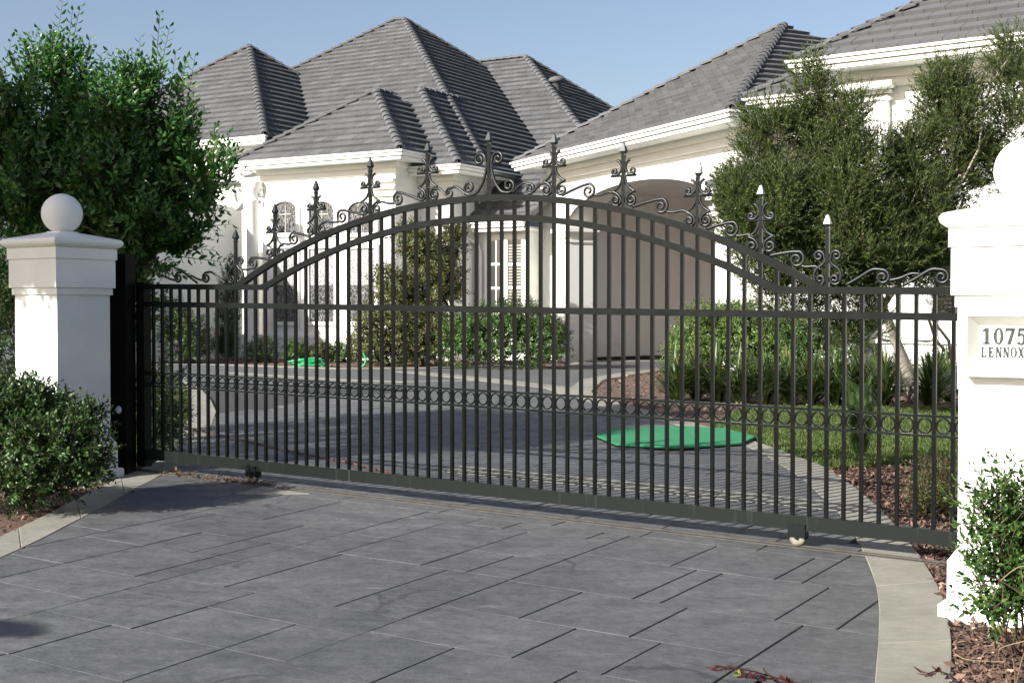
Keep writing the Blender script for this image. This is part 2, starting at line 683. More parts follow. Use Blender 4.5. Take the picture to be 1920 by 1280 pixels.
# ------------------------------------------------------------ ground
mb = MB()
us = [-300, -60, -8, 30, 300]
vs = [-120, -30, 10, 60, 600]
for i in range(4):
    for j in range(4):
        mb.poly([W(us[a], vs[b_], -0.09) for a, b_ in ((i, j), (i + 1, j), (i + 1, j + 1), (i, j + 1))])
mb.build('ground', M['grassbase'])['kind'] = 'structure'

LF_out = [(-260, 1150), (0, 1006), (49, 983), (114, 951), (162, 926), (227, 894), (290, 868), (318, 845), (338, 815), (350, 785), (360, 760), (350, 728), (325, 706), (270, 694)]
LF_in = [(-260, 1195), (0, 1046), (65, 1016), (140, 978), (203, 945), (244, 920), (297, 894), (345, 862), (379, 829), (395, 802), (405, 772), (395, 749), (375, 727), (330, 706)]
RF_in = [(1600, 1600), (1640, 1280), (1647, 1199), (1649, 1140), (1643, 1094), (1629, 1058), (1606, 1006), (1570, 958), (1502, 895), (1430, 850), (1389, 832), (1310, 806), (1225, 786), (1150, 768), (1072, 742)]
RF_out = [(1745, 1600), (1783, 1280), (1785, 1217), (1781, 1171), (1766, 1112), (1741, 1066), (1706, 1017), (1670, 972), (1615, 922), (1552, 877), (1498, 856), (1416, 827), (1330, 800), (1200, 765), (1100, 735)]

LFo, LFi = [atuv(*p) for p in LF_out], [atuv(*p) for p in LF_in]
RFi, RFo = [atuv(*p) for p in RF_in], [atuv(*p) for p in RF_out]
far_edge = [atuv(*p) for p in [(1060, 735), (1100, 715), (1255, 690), (1262, 676), (1100, 678), (1060, 692), (960, 687), (800, 691), (640, 692), (400, 684), (235, 682)]]
drive_poly = LFi[::-1] + [(-9, -9), (6, -9)]
drive_poly = [(LFi[0][0] - 2.5, LFi[0][1] - 1.2), (-7.0, -8.0), (4.0, -8.0)] + RFi + far_edge + LFi[::-1]
if area(drive_poly) < 0:
    drive_poly = drive_poly[::-1]
SLAB_V1 = 8.4

drive = sheet('driveway', clip_rect(drive_poly, -60, 60, -9, SLAB_V1), M['dark'], -0.022)
far_poly = clip_half(drive_poly, 0, -1, -SLAB_V1)
sheet('driveway_court', far_poly, M['fardrive'], 0.0)

# traced joints of the front apron: (u, v0, v1)
JO = [(-1.95, -2.76, -.35), (-1.78, -1.83, -1.25), (-1.28, -1.25, -.35), (-1.31, -3.65, -1.86), (-.85, -2.42, -1.31),
      (-.62, -3.16, -2.07), (-.39, -1.28, -.23), (-.40, -3.89, -2.82), (0, -1.87, -.56), (.06, -2.99, -1.87),
      (.14, -.55, -.26), (.17, -4.67, -3.91), (.32, -4.27, -3.01), (.49, -.55, -.27), (.72, -1.89, -.59),
      (.86, -4.72, -4.28), (.94, -2.97, -1.92), (1.01, -4.61, -3.58), (1.08, -1.89, -1.37), (1.21, -.57, -.26),
      (1.32, -3.40, -3.03), (1.34, -4.41, -3.40), (1.43, -3.01, -.31), (1.97, -2.64, -1.57), (2.0, -3.91, -3.03),
      (2.11, -.87, -.31), (2.30, -1.54, -1.02), (2.34, -3.20, -2.67), (2.48, -1.90, -1.0), (2.66, -2.64, -1.99),
      (2.82, -1.0, -.36), (2.85, -3.46, -2.66), (3.0, -1.16, -.46), (3.18, -1.91, -1.20), (3.35, -3.13, -1.94), (3.53, -1.90, -1.21)]
ZONES = [(-5.6, -1.95, [-.27, -.85, -1.55, -2.2, -2.9, -3.5, -4.2, -4.9, -5.6]),
         (-1.95, -.40, [-.27, -1.25, -1.86, -2.42, -3.1, -3.65, -4.4, -5.1, -5.8]),
         (-.40, 1.43, [-.27, -.56, -1.30, -1.88, -3.0, -3.4, -3.95, -4.6, -5.2, -5.8]),
         (1.43, 4.6, [-.27, -1.02, -1.93, -2.65, -3.3, -4.0, -4.8, -5.6])]
cells = []
rs = random.Random(5)


def fill_row(v0, v1, cuts, umin, umax, wmin, wmax):
    cuts = [umin] + sorted(c for c in cuts if umin + 0.12 < c < umax - 0.12) + [umax]
    out = [cuts[0]]
    for c in cuts[1:]:
        while c - out[-1] > wmax:
            out.append(out[-1] + rs.uniform(wmin, min(wmax, c - out[-1] - 0.2)))
        if c - out[-1] > 0.1 or c == umax:
            out.append(c)
    for a, b_ in zip(out[:-1], out[1:]):
        cells.append((a, b_, v0, v1))


for za, zb_, LV in ZONES:
    for v1, v0 in zip(LV[:-1], LV[1:]):
        cuts = [u for u, a, b_ in JO if (min(b_, v1) - max(a, v0)) > 0.5 * (v1 - v0)]
        fill_row(v0, v1, cuts, za, zb_, 0.55, 1.35)
cells2 = []
# merge some neighbouring cells of equal width between rows is not needed; rows behind the gate
v = 0.30
for h in (0.55, 0.55, 0.75, 0.5, 0.8, 0.6, 0.75, 0.55, 0.8, 0.65, 0.8, 0.7, 0.8):
    if v + h > SLAB_V1 + 0.01:
        h = SLAB_V1 - v
    fill_row(v, v + h, [], -7.6 + rs.uniform(0, 0.6), 4.6, 0.7, 1.5)
    v += h
    if v >= SLAB_V1 - 0.05:
        break
fill_row(-0.27, 0.30, [-3.2, -2.3, -1.35, -0.3, 0.75, 1.5, 2.4, 3.0], -5.4, 4.6, 0.7, 1.5)
CROSS_V = (0.85, 1.08)


def slab_obj(q, name, mat, parent, dz=0.0, joint=0.007, thick=0.03, bev=0.0016, jit=0.0010):
    cx = sum(p[0] for p in q) / len(q)
    cy = sum(p[1] for p in q) / len(q)
    ta, tb = rs.uniform(-jit, jit), rs.uniform(-jit, jit)
    tz = rs.uniform(-jit, jit)
    top, sid, bot = [], [], []
    if bev < 0.003:
        bev *= rs.choice((0.35, 0.5, 1.0, 1.9))
    for u, v in q:
        d = math.hypot(u - cx, v - cy) or 1
        k = 1 - bev * 1.4 / d
        z = dz + tz + ta * (u - cx) + tb * (v - cy)
        top.append(W(cx + (u - cx) * k, cy + (v - cy) * k, z))
        sid.append(W(u, v, z - bev))
        bot.append(W(u, v, dz - thick))
    mb = MB()
    n = len(q)
    mb.v = [tuple(p) for p in top + sid + bot]
    tri = tessellate_polygon([[Vector((u, v, 0)) for u, v in q]])
    for t in tri:
        mb.f.append((t[0], t[1], t[2]))
    for i in range(n):
        j = (i + 1) % n
        mb.f.append((i, j, n + j, n + i))
        mb.f.append((n + i, n + j, 2 * n + j, 2 * n + i))
    return mb.build(name, mat, parent)


n_slab = 0
for (a, b_, v0, v1) in cells:
    ga, gb = 0.007, 0.007
    for zb_ in (-1.95, -0.40, 1.43):
        cov = any(abs(u - zb_) < 0.08 and (min(e, v1) - max(d, v0)) > 0.4 * (v1 - v0) for u, d, e in JO)
        if not cov and v1 < -0.2:
            if abs(a - zb_) < 1e-6:
                ga = 0.0005
            if abs(b_ - zb_) < 1e-6:
                gb = 0.0005
    q = clip_rect(drive_poly, a + ga, b_ - gb, v0 + 0.0012, v1 - 0.0012)
    if len(q) < 3 or abs(area(q)) < 0.01:
        continue
    slab_obj(q, 'slab', M['slab'], drive)
    n_slab += 1
print('slabs', n_slab)


# pale concrete edging, panel by panel
def resample(pl_, n):
    d = [0.0]
    for a, b_ in zip(pl_[:-1], pl_[1:]):
        d.append(d[-1] + math.hypot(b_[0] - a[0], b_[1] - a[1]))
    out = []
    for i in range(n + 1):
        t = d[-1] * i / n
        k = max(0, min(len(pl_) - 2, sum(1 for x in d if x <= t) - 1))
        f_ = (t - d[k]) / max(1e-9, d[k + 1] - d[k])
        out.append((pl_[k][0] + (pl_[k + 1][0] - pl_[k][0]) * f_, pl_[k][1] + (pl_[k + 1][1] - pl_[k][1]) * f_))
    return out


def border(name, left, right, dz=0.004, sub=4, panel=1.25):
    L_ = sum(math.hypot(b_[0] - a[0], b_[1] - a[1]) for a, b_ in zip(left[:-1], left[1:]))
    k = max(1, int(L_ / panel + 0.5))
    l, r = resample(left, k * sub), resample(right, k * sub)
    root = sheet(name, l + r[::-1], M['dark'], -0.05)
    for i in range(k):
        a, b_ = l[i * sub:i * sub + sub + 1], r[i * sub:i * sub + sub + 1]
        e = 0.004 / (L_ / (k * sub))
        mixp = lambda p, q: (p[0] + (q[0] - p[0]) * e, p[1] + (q[1] - p[1]) * e)
        a = [mixp(a[0], a[1])] + a[1:-1] + [mixp(a[-1], a[-2])]
        b_ = [mixp(b_[0], b_[1])] + b_[1:-1] + [mixp(b_[-1], b_[-2])]
        q = a + b_[::-1]
        if area(q) < 0:
            q = q[::-1]
        slab_obj(q, 'panel', M['concrete'], root, dz, thick=0.06, bev=0.005, jit=0.001)
    return root


border('concrete_edging', LFo, LFi)
border('concrete_edging', RFi, RFo)


def band(px, width, dz=0.006, name='concrete_band'):
    c = [Vector(atuv(*p)) for p in px]
    L_, R_ = [], []
    for i, p in enumerate(c):
        t = (c[min(i + 1, len(c) - 1)] - c[max(i - 1, 0)]).normalized()
        nrm = Vector((-t.y, t.x)) * width / 2
        L_.append(tuple(p + nrm))
        R_.append(tuple(p - nrm))
    return border(name, L_, R_, dz)


band([(235, 682), (400, 683), (640, 690), (800, 689), (960, 684), (1060, 688)], 0.28)
band([(760, 696), (807, 701), (930, 714), (1050, 727), (1090, 740)], 0.55, 0.007)
band([(430, 699), (640, 712), (760, 716), (930, 713)], 0.20, 0.008)
band([(1085, 735), (1110, 712), (1180, 700), (1262, 690)], 0.40, 0.009)
band([(1060, 688), (1100, 676), (1180, 676), (1262, 676)], 0.30, 0.010)
# cross strip behind the gate
border('concrete_band', [(-1.6, 1.50), (.6, 1.50), (2.75, 1.50)], [(-1.6, 1.90), (.6, 1.90), (2.6, 1.90)], 0.007)
slab_obj([atuv(*p) for p in ((440, 926), (493, 913), (580, 926))], 'concrete_patch', M['concrete'], drive, 0.006)

A = atuv
lawn_px = [(1330, 798), (1400, 762), (1830, 768), (1860, 866), (1640, 874), (1560, 879), (1500, 855), (1418, 826)]
lawn_uv = [A(*p) for p in lawn_px]
sheet('lawn', lawn_uv, M['grassbase'], -0.02)
lawn2_uv = [A(*p) for p in [(150, 800), (150, 700), (322, 706), (349, 728), (359, 758), (345, 790)]]
sheet('lawn', lawn2_uv, M['grassbase'], -0.02)
mulchA = [A(*p) for p in [(1100, 735), (1115, 713), (1258, 690), (1275, 664), (1900, 672), (1830, 769), (1400, 764), (1330, 799), (1200, 765)]]
mulchB = [A(*p) for p in [(1552, 878), (1640, 873), (1870, 864), (2000, 1090), (1745, 1070), (1706, 1017), (1670, 972), (1615, 922)]]
mulchC = [A(*p) for p in [(1783, 1280), (1786, 1217), (1782, 1171), (1745, 1075), (2100, 1090), (2300, 1600), (1748, 1600)]]
mulchD = [LFo[i] for i in range(0, 7)] + [A(120, 830), A(-300, 860)]
mulchE = [A(*p) for p in [(235, 679), (400, 681), (640, 688), (800, 687), (960, 682), (1058, 686), (1060, 664), (600, 660), (235, 664)]]
for q in (mulchA, mulchB, mulchC, mulchD, mulchE):
    sheet('mulch_bed', q, M['mulch'], -0.02)


# ------------------------------------------------------------ scatter
def pts_in(poly, n):
    xs = [p[0] for p in poly]
    ys = [p[1] for p in poly]
    out = []
    P = np.array(poly)
    while len(out) < n:
        c = RNG.uniform((min(xs), min(ys)), (max(xs), max(ys)), (n * 2, 2))
        ins = np.zeros(len(c), bool)
        j = len(P) - 1
        for i in range(len(P)):
            cond = ((P[i, 1] > c[:, 1]) != (P[j, 1] > c[:, 1])) & (
                c[:, 0] < (P[j, 0] - P[i, 0]) * (c[:, 1] - P[i, 1]) / (P[j, 1] - P[i, 1] + 1e-12) + P[i, 0])
            ins ^= cond
            j = i
        out.extend(c[ins].tolist())
    return np.array(out[:n])


def uv_world(p, dz=0.0):
    z = -0.01435 * np.clip(p[:, 0], -8, 30) + 0.025 * np.clip(p[:, 1], -30, 10) + dz
    x = G0.x + p[:, 0] * U.x + p[:, 1] * N.x
    y = G0.y + p[:, 0] * U.y + p[:, 1] * N.y
    return np.stack([x, y, z], 1)


def unit(a):
    return a / (np.linalg.norm(a, axis=-1, keepdims=True) + 1e-9)


def leaf_arrays(P, D, S, L, Wd, curl=0.15, fine=False):
    """P base, D axis, S side (unit, orthogonal-ish); returns verts, tri faces"""
    n = len(P)
    L = np.broadcast_to(np.asarray(L, float).reshape(-1, 1), (n, 1))
    Wd = np.broadcast_to(np.asarray(Wd, float).reshape(-1, 1), (n, 1))
    Nn = unit(np.cross(D, S))
    tip = P + D * L - Nn * L * curl
    mid = P + D * L * 0.45
    a = mid + S * Wd * 0.5 + Nn * Wd * 0.22
    b_ = mid - S * Wd * 0.5 + Nn * Wd * 0.22
    if not fine:
        V = np.stack([P, a, tip, b_], 1).reshape(-1, 3)
        i = np.arange(n)[:, None] * 4
        Fc = np.concatenate([i + [0, 1, 2], i + [0, 2, 3]], 1).reshape(-1, 3)
        return V, Fc
    q = P + D * L * 0.75 - Nn * L * curl * 0.55
    c = q + S * Wd * 0.36 + Nn * Wd * 0.15
    d = q - S * Wd * 0.36 + Nn * Wd * 0.15
    m1 = mid
    V = np.stack([P, a, c, tip, d, b_, m1, q], 1).reshape(-1, 3)
    i = np.arange(n)[:, None] * 8
    Fc = np.concatenate([i + [0, 1, 6], i + [6, 1, 2], i + [6, 2, 7], i + [7, 2, 3],
                         i + [0, 6, 5], i + [6, 7, 4], i + [6, 4, 5], i + [7, 3, 4]], 1).reshape(-1, 3)
    return V, Fc


def rand_unit(n):
    return unit(RNG.normal(size=(n, 3)))


def chips(name, poly, n, label, cat, mat, size=(0.02, 0.06), lift=0.012):
    p = pts_in(poly, n)
    P = uv_world(p, -0.015) + np.c_[np.zeros((n, 2)), RNG.uniform(0, lift, n)]
    D = rand_unit(n)
    D[:, 2] *= 0.35
    D = unit(D)
    S = unit(np.cross(D, rand_unit(n) * [0.3, 0.3, 1]))
    L = RNG.uniform(*size, n)
    V, Fc = leaf_arrays(P, D, S, L, L * RNG.uniform(0.25, 0.6, n), 0.05)
    o = link(name, np_mesh(name, V, Fc, mat), None, 'stuff')
    return tag(o, label, cat)


chips('mulch_chips', mulchA, 9000, 'brown bark mulch under the strap leaved plants beyond the lawn', 'mulch', M['chip'], (0.03, 0.09))
chips('mulch_chips', mulchB, 9000, 'reddish bark mulch behind the gate beside the small palm', 'mulch', M['chip'], (0.025, 0.08), 0.02)
chips('mulch_chips', clip_rect(mulchC, -20, 20, -4.6, 5), 8000, 'bark mulch and dry litter in front of the right white pillar', 'mulch', M['chip'], (0.02, 0.07), 0.02)
chips('mulch_chips', clip_rect(mulchD, -20, 20, -6, 5), 5000, 'dark mulch and fallen leaves beneath the glossy left shrub', 'mulch', M['litter'], (0.02, 0.06), 0.02)
chips('mulch_chips', mulchE, 4000, 'thin strip of mulch along the foot of the house', 'mulch', M['chip'], (0.04, 0.10))
chips('leaf_litter', [(-3.75, -0.12), (-2.4, -0.12), (-2.3, 0.06), (-3.75, 0.1)], 260, 'dead leaves gathered along the gate track by the left wheel', 'leaf litter', M['litter'], (0.025, 0.06), 0.05)
chips('leaf_litter', clip_rect([(-5.5, -4.5), (4.2, -4.5), (3.8, 0), (-3.6, 0)], -6, 4, -5, 0), 45, 'a few tiny leaf scraps scattered over the front driveway', 'leaf litter', M['litter'], (0.010, 0.03), 0.02)


def grass(name, poly, n, label, h=(0.03, 0.08)):
    p = pts_in(poly, n)
    P = uv_world(p, -0.02)
    D = rand_unit(n) * 0.45
    D[:, 2] = 1
    D = unit(D)
    S = unit(np.cross(D, rand_unit(n)))
    L = RNG.uniform(*h, n)
    V, Fc = leaf_arrays(P, D, S, L, np.full(n, 0.008), 0.25)
    return tag(link(name, np_mesh(name, V, Fc, M['grass']), None, 'stuff'), label, 'grass')


grass('grass', lawn_uv, 60000, 'mown green lawn between the driveway edging and the planting bed')
grass('grass', lawn2_uv, 9000, 'small patch of lawn beside the curved edging left of the gate', (0.04, 0.1))

# ------------------------------------------------------------ gate
SP = 0.1216
GZ = 0.0


def G(u, z, v=0.0):
    p = G0 + U * u + N * v
    return Vector((p.x, p.y, -0.01435 * u + z))


gate = thing('sliding_gate', 'black wrought iron sliding gate with arched top across the driveway', 'gate', G(0, 0))


def top_z(u):
    a = abs(u)
    if a >= 23 * SP:
        return 1.789
    R = 5.70
    return max(1.789, 2.513 - (R - math.sqrt(R * R - a * a)))


def low_z(u):
    a = abs(u)
    if a >= 20 * SP:
        return None
    R = 5.52
    return max(1.789, 2.354 - (R - math.sqrt(R * R - a * a)))


def rail(name, us_, zf, h, d, mat=None):
    mb = MB()
    o = 0
    pts = [(u, zf(u)) for u in us_]
    ring = []
    for i, (u, z) in enumerate(pts):
        a, c = pts[max(i - 1, 0)], pts[min(i + 1, len(pts) - 1)]
        s = math.atan2(c[1] - a[1], c[0] - a[0])
        nx, nz = -math.sin(s), math.cos(s)
        ring.append([G(u + nx * k * h / 2, z + nz * k * h / 2, w * d / 2) for k, w in ((-1, -1), (1, -1), (1, 1), (-1, 1))])
    for r in ring:
        mb.v.extend([tuple(p) for p in r])
    for i in range(len(ring) - 1):
        for k in range(4):
            k2 = (k + 1) % 4
            mb.f.append((i * 4 + k, i * 4 + k2, i * 4 + 4 + k2, i * 4 + 4 + k))
    mb.f.append((0, 1, 2, 3))
    e = (len(ring) - 1) * 4
    mb.f.append((e, e + 1, e + 2, e + 3))
    return mb.build(name, mat or M['iron'], gate)


UL, UR = -33.0 * SP, 34.0 * SP
rail('bottom_rail', [UL, UR], lambda u: 0.170, 0.10, 0.055, M['ironrail'])
rail('middle_rail', [UL, UR], lambda u: 1.620, 0.05, 0.045)
rail('top_rail', [UL, -22.4 * SP], lambda u: 1.789, 0.05, 0.0455)
rail('top_rail', [22.4 * SP, UR], lambda u: 1.789, 0.05, 0.0455)
rail('arched_rail', np.linspace(-23 * SP, 23 * SP, 61), top_z, 0.052, 0.050)
rail('arched_rail', np.linspace(-20.3 * SP, 20.3 * SP, 55), lambda u: low_z(u) or 1.789, 0.050, 0.044)
rail('top_rail', [-22.4 * SP, -19.8 * SP], lambda u: 1.789, 0.05, 0.043)
rail('top_rail', [19.8 * SP, 22.4 * SP], lambda u: 1.789, 0.05, 0.043)
rail('ring_rail', [UL, UR], lambda u: 0.966, 0.016, 0.036)
rail('ring_rail', [UL, UR], lambda u: 0.835, 0.016, 0.036)
mb = MB()
fr = lambda x, y, z: G(UL - 0.010 + x, z, y)
mb.box(fr, -0.065, 0.045, -0.045, 0.045, 0.05, 1.83)
mb.build('end_stile', M['ironpost'], gate)
for k in range(-32, 34):
    u = k * SP
    zt = top_z(u) if abs(k) < 23 else 1.789
    mb = MB()
    f2 = lambda x, y, z, u=u: G(u + x, z, y)
    mb.box(f2, -0.0125, 0.0125, -0.0125, 0.0125, 0.215, zt - 0.01)
    mb.build('picket', M['ironpicket'], gate)
# rings between the pickets: one mesh, copied
mb = MB()
R0, r0, SG, SS = 0.0455, 0.0065, 18, 5
for i in range(SG):
    a = 2 * math.pi * i / SG
    for j in range(SS):
        b_ = 2 * math.pi * j / SS
        rr = R0 + r0 * math.cos(b_)
        p = U * (rr * math.cos(a)) + N * (r0 * 1.6 * math.sin(b_))
        mb.v.append((p.x, p.y, rr * 1.06 * math.sin(a)))
for i in range(SG):
    for j in range(SS):
        i2, j2 = (i + 1) % SG, (j + 1) % SS
        mb.f.append((i * SS + j, i2 * SS + j, i2 * SS + j2, i * SS + j2))
ring_me = mb.mesh('ring', M['iron'], True)
for k in range(-33, 34):
    link('ring', ring_me, gate, None, G((k + 0.5) * SP, 0.9005))


# wrought scrolls: curves in the gate plane (x along, z up)
def spiral(cx, cz, r0, r1, a0, turns, n=26):
    """from radius r0 (angle a0) winding in to r1"""
    out = []
    for i in range(n + 1):
        t = i / n
        a = a0 + turns * 2 * math.pi * t
        r = r0 + (r1 - r0) * t
        out.append((cx + r * math.cos(a), cz + r * math.sin(a)))
    return out


def smooth_path(cp, n=7):
    cp = [Vector(p) for p in cp]
    out = []
    P = [cp[0] * 2 - cp[1]] + cp + [cp[-1] * 2 - cp[-2]]
    for i in range(1, len(P) - 2):
        p0, p1, p2, p3 = P[i - 1], P[i], P[i + 1], P[i + 2]
        for j in range(n):
            t = j / n
            out.append(0.5 * ((2 * p1) + (p2 - p0) * t + (2 * p0 - 5 * p1 + 4 * p2 - p3) * t * t + (3 * p1 - p0 - 3 * p2 + p3) * t ** 3))
    out.append(cp[-1])
    return [tuple(p) for p in out]


def bar_mesh(name, path, r=0.0085, taper=True, mirror=1, rot=0.0, mat=None):
    r *= 1.38
    mat = mat or M['ironscroll']
    """square bar swept along a path of local (x, z), in the plane of the gate, origin at 0"""
    c, s = math.cos(rot), math.sin(rot)
    pts = []
    for x, z in path:
        x *= mirror
        X, Z = x * c - z * s, x * s + z * c
        p = U * X
        pts.append(Vector((p.x, p.y, Z)))
    mb = MB()
    n = len(pts)
    rr = [r] * n
    mb.tube(pts, rr, 6, True, flat=(N.x, N.y, 0))
    return mb.mesh(name, mat or M['iron'], True)


def eye_ball(mb, x, z, r=0.013):
    p = U * x
    c = Vector((p.x, p.y, z))
    mb.lathe(lambda a, b_, h: c + Vector((a, b_, h)), [(0.001, -r), (r * .7, -r * .7), (r, 0), (r * .7, r * .7), (0.001, r)], 8)


def scroll_obj(name, path, parent, base, r=0.0085, mirror=1, rot=0.0, eye=None, share=None):
    me = share or bar_mesh(name, path, r, True, mirror, rot)
    return link(name, me, parent, None, base), me


# cross shaped finial pieces (local, metres)
upper_C = smooth_path([(0.052, 0.352), (0.030, 0.335), (0.016, 0.305), (0.022, 0.272), (0.045, 0.248), (0.070, 0.242)]) + spiral(0.074, 0.266, 0.024, 0.007, -1.6, 1.15, 18)
lower_flare = smooth_path([(0.014, 0.225), (0.022, 0.185), (0.045, 0.150), (0.075, 0.128), (0.098, 0.118)])
lower_C = smooth_path([(0.098, 0.118), (0.066, 0.108), (0.036, 0.085), (0.022, 0.052), (0.034, 0.022)]) + spiral(0.066, 0.052, 0.042, 0.009, -2.4, 1.3, 24)
cross_bar = [(-0.108, 0.234), (0.108, 0.234)]
# lyre pieces
big_lyre = list(reversed(spiral(0.088, 0.288, 0.056, 0.010, 3.3, -1.45, 30))) + smooth_path([(0.0305, 0.272), (0.024, 0.235), (0.036, 0.165), (0.066, 0.090), (0.120, 0.024), (0.175, 0.010)]) + spiral(0.190, 0.065, 0.055, 0.012, -1.4, 1.35, 28)
small_lyre = list(reversed(spiral(0.062, 0.212, 0.040, 0.008, 3.3, -1.4, 24))) + smooth_path([(0.022, 0.200), (0.018, 0.178), (0.040, 0.150), (0.075, 0.125), (0.094, 0.085), (0.088, 0.035)]) + spiral(0.052, 0.052, 0.040, 0.009, -0.4, -1.3, 24)


def spear_mesh(z0, ztip, tilt=0.0):
    mb = MB()
    f = lambda x, y, z: Vector((U.x * x + N.x * y, U.y * x + N.y * y, z))
    mb.box(f, -0.0125, 0.0125, -0.0125, 0.0125, z0, ztip - 0.115)
    b0 = ztip - 0.115
    f3 = lambda x, y, z: f(x + tilt * (z - b0), y, z)
    # collar, then four sided spear
    mb.box(f3, -0.0155, 0.0155, -0.0155, 0.0155, b0 - 0.004, b0 + 0.010)
    tip = MB()
    prof = [(0.011, b0 + 0.008), (0.014, b0 + 0.022), (0.024, b0 + 0.040), (0.017, b0 + 0.066), (0.008, b0 + 0.10), (0.001, ztip)]
    for r, z in prof:
        for sx, sy in ((-1, -1), (1, -1), (1, 1), (-1, 1)):
            tip.v.append(tuple(f3(sx * r, sy * r, z)))
    for i in range(len(prof) - 1):
        for k in range(4):
            k2 = (k + 1) % 4
            tip.f.append((i * 4 + k, i * 4 + k2, i * 4 + 4 + k2, i * 4 + 4 + k))
    return mb.mesh('finial', M['iron']), tip.mesh('spear_tip', M['irontip'])


spear_std = spear_mesh(-0.03, 0.492)
spear_ctr = spear_mesh(-0.03, 0.512)
spear_sml = spear_mesh(-0.03, 0.505)
spear_bent = spear_mesh(-0.03, 0.470, 0.18)
SM = {}


def piece(name, path, mirror, parent, base, r=0.0085):
    key = (name, id(path), mirror)
    if key not in SM:
        SM[key] = bar_mesh(name, path, r, True, mirror)
    return link(name, SM[key], parent, None, base)


for k in (-23, -19, -15, -10, -5, 0, 5, 10, 15, 19, 23):
    u = k * SP
    zb = (top_z(u) if abs(k) < 23 else 1.789) + 0.025
    base = G(u, zb)
    me = spear_ctr if k == 0 else spear_sml if abs(k) == 23 else spear_bent if k == 15 else spear_std
    fo = link('finial', me[0], gate, None, base)
    # children of a finial share its place; the finial sits under the gate
    WLOC[fo.name] = base
    fo.matrix_parent_inverse = Matrix.Translation(-world_loc(gate))

    def child(o):
        o.parent = fo
        o.matrix_parent_inverse = Matrix.Translation(-base)
    child(link('spear_tip', me[1], None, None, base))
    for sgn in (-1, 1):
        if k == 0:
            child(piece('scroll', big_lyre, sgn, fo, base, 0.0095))
        elif abs(k) == 23:
            child(piece('scroll', small_lyre, sgn, fo, base, 0.0085))
        else:
            child(piece('scroll', upper_C, sgn, fo, base))
            child(piece('flare', lower_flare, sgn, fo, base))
            child(piece('scroll', lower_C, sgn, fo, base))
    if k != 0 and abs(k) != 23:
        child(piece('cross_bar', cross_bar, 1, fo, base, 0.007))


# connecting scrolls between the finials: hump with a volute, then a lesser arc
def connector(x0, x1, hump=0.105, vr=0.058):
    """local path from x0 to x1 along the rail (z over rail); the volute hangs from the hump"""
    Lc = x1 - x0
    cx, cz = x0 + Lc * 0.50, vr + 0.012
    first = smooth_path([(x0, 0.012), (x0 + Lc * 0.16, 0.055), (x0 + Lc * 0.36, hump * 0.98), (cx, cz + vr)]) + spiral(cx, cz, vr, 0.012, math.pi / 2, -1.45, 30)[1:]
    second = smooth_path([(cx + vr * 0.9, cz - vr * 0.45), (cx + Lc * 0.24, 0.055), (cx + Lc * 0.38, 0.082), (x1, 0.080)])
    return first, second


def add_connector(ua, ub, mirror, half=False):
    um = (ua + ub) / 2
    za, zb = top_z(ua), top_z(ub)
    rot = math.atan2(zb - za, ub - ua)
    Lc = math.hypot(ub - ua, zb - za)
    f, s = connector(-Lc / 2 + 0.07, Lc / 2 - 0.09)
    sag = 0.0
    zmid = top_z(um)
    base = G(um, (zmid + (za + zb) / 2) / 2 + 0.026 + 0.003)
    link('scroll', bar_mesh('scroll', f, 0.0085, True, mirror, rot), gate, None, base)
    link('scroll', bar_mesh('scroll', s, 0.0075, True, mirror, rot), gate, None, base)


seq = [0, 5, 10, 15, 19, 23]
for a, b_ in zip(seq[1:-1], seq[2:]):
    add_connector(a * SP, b_ * SP, 1)
    add_connector(-b_ * SP, -a * SP, -1)
# beside the middle lyre
mid_c = smooth_path([(0.0, 0.012), (0.045, 0.055), (0.10, 0.088), (0.150, 0.080)]) + spiral(0.158, 0.040, 0.044, 0.010, 1.75, -1.35, 24)[1:]
for sgn in (-1, 1):
    base = G(sgn * 0.225, top_z(0.3) + 0.032)
    link('scroll', bar_mesh('scroll', mid_c, 0.008, True, sgn, -sgn * 0.07), gate, None, base)
    tail = smooth_path([(0, 0.02), (0.07, 0.085), (0.13, 0.095), (0.19, 0.115)])
    link('scroll', bar_mesh('scroll', tail, 0.0075, True, sgn, -sgn * 0.07), gate, None, G(sgn * 0.41, top_z(0.45) + 0.028))
# on the flat ends
flat1, flat2 = connector(0, 0.50, 0.115, 0.050)
for sgn in (-1, 1):
    for off in (0.13, 0.52):
        if sgn < 0 and off > 0.5:
            off = 0.50
        base = G(sgn * (23 * SP + off), 1.789 + 0.026)
        link('scroll', bar_mesh('scroll', flat1, 0.0085, True, sgn), gate, None, base)
        link('scroll', bar_mesh('scroll', flat2, 0.0075, True, sgn), gate, None, base)

# rollers under the bottom rail
for k in (-21.3, 21.35):
    u = k * SP
    fr = lambda x, y, z, u=u: G(u + x, z, y)
    mb = MB()
    mb.box(fr, -0.062, 0.062, -0.040, -0.032, 0.072, 0.165)
    mb.box(fr, -0.062, 0.062, 0.032, 0.040, 0.072, 0.165)
    mb.box(fr, 0.054, 0.062, -0.032, 0.032, 0.060, 0.165)
    mb.box(fr, -0.062, -0.054, -0.032, 0.032, 0.060, 0.165)
    br_ = mb.build('roller_bracket', M['iron'], gate)
    mb = MB()
    f4 = lambda a, b_, h, u=u: G(u + a, 0.067 + b_, h)
    mb.lathe(f4, [(0.008, -0.026), (0.040, -0.026), (0.057, -0.024), (0.059, -0.012), (0.050, 0.0), (0.059, 0.012), (0.057, 0.024), (0.008, 0.026)], 24)
    w_ = mb.build('wheel', M['wheel'], gate, True)
    mb = MB()
    mb.lathe(f4, [(0.001, -0.043), (0.011, -0.043), (0.013, -0.038), (0.013, 0.043), (0.001, 0.043)], 10)
    mb.build('axle', M['ironrail'], gate)

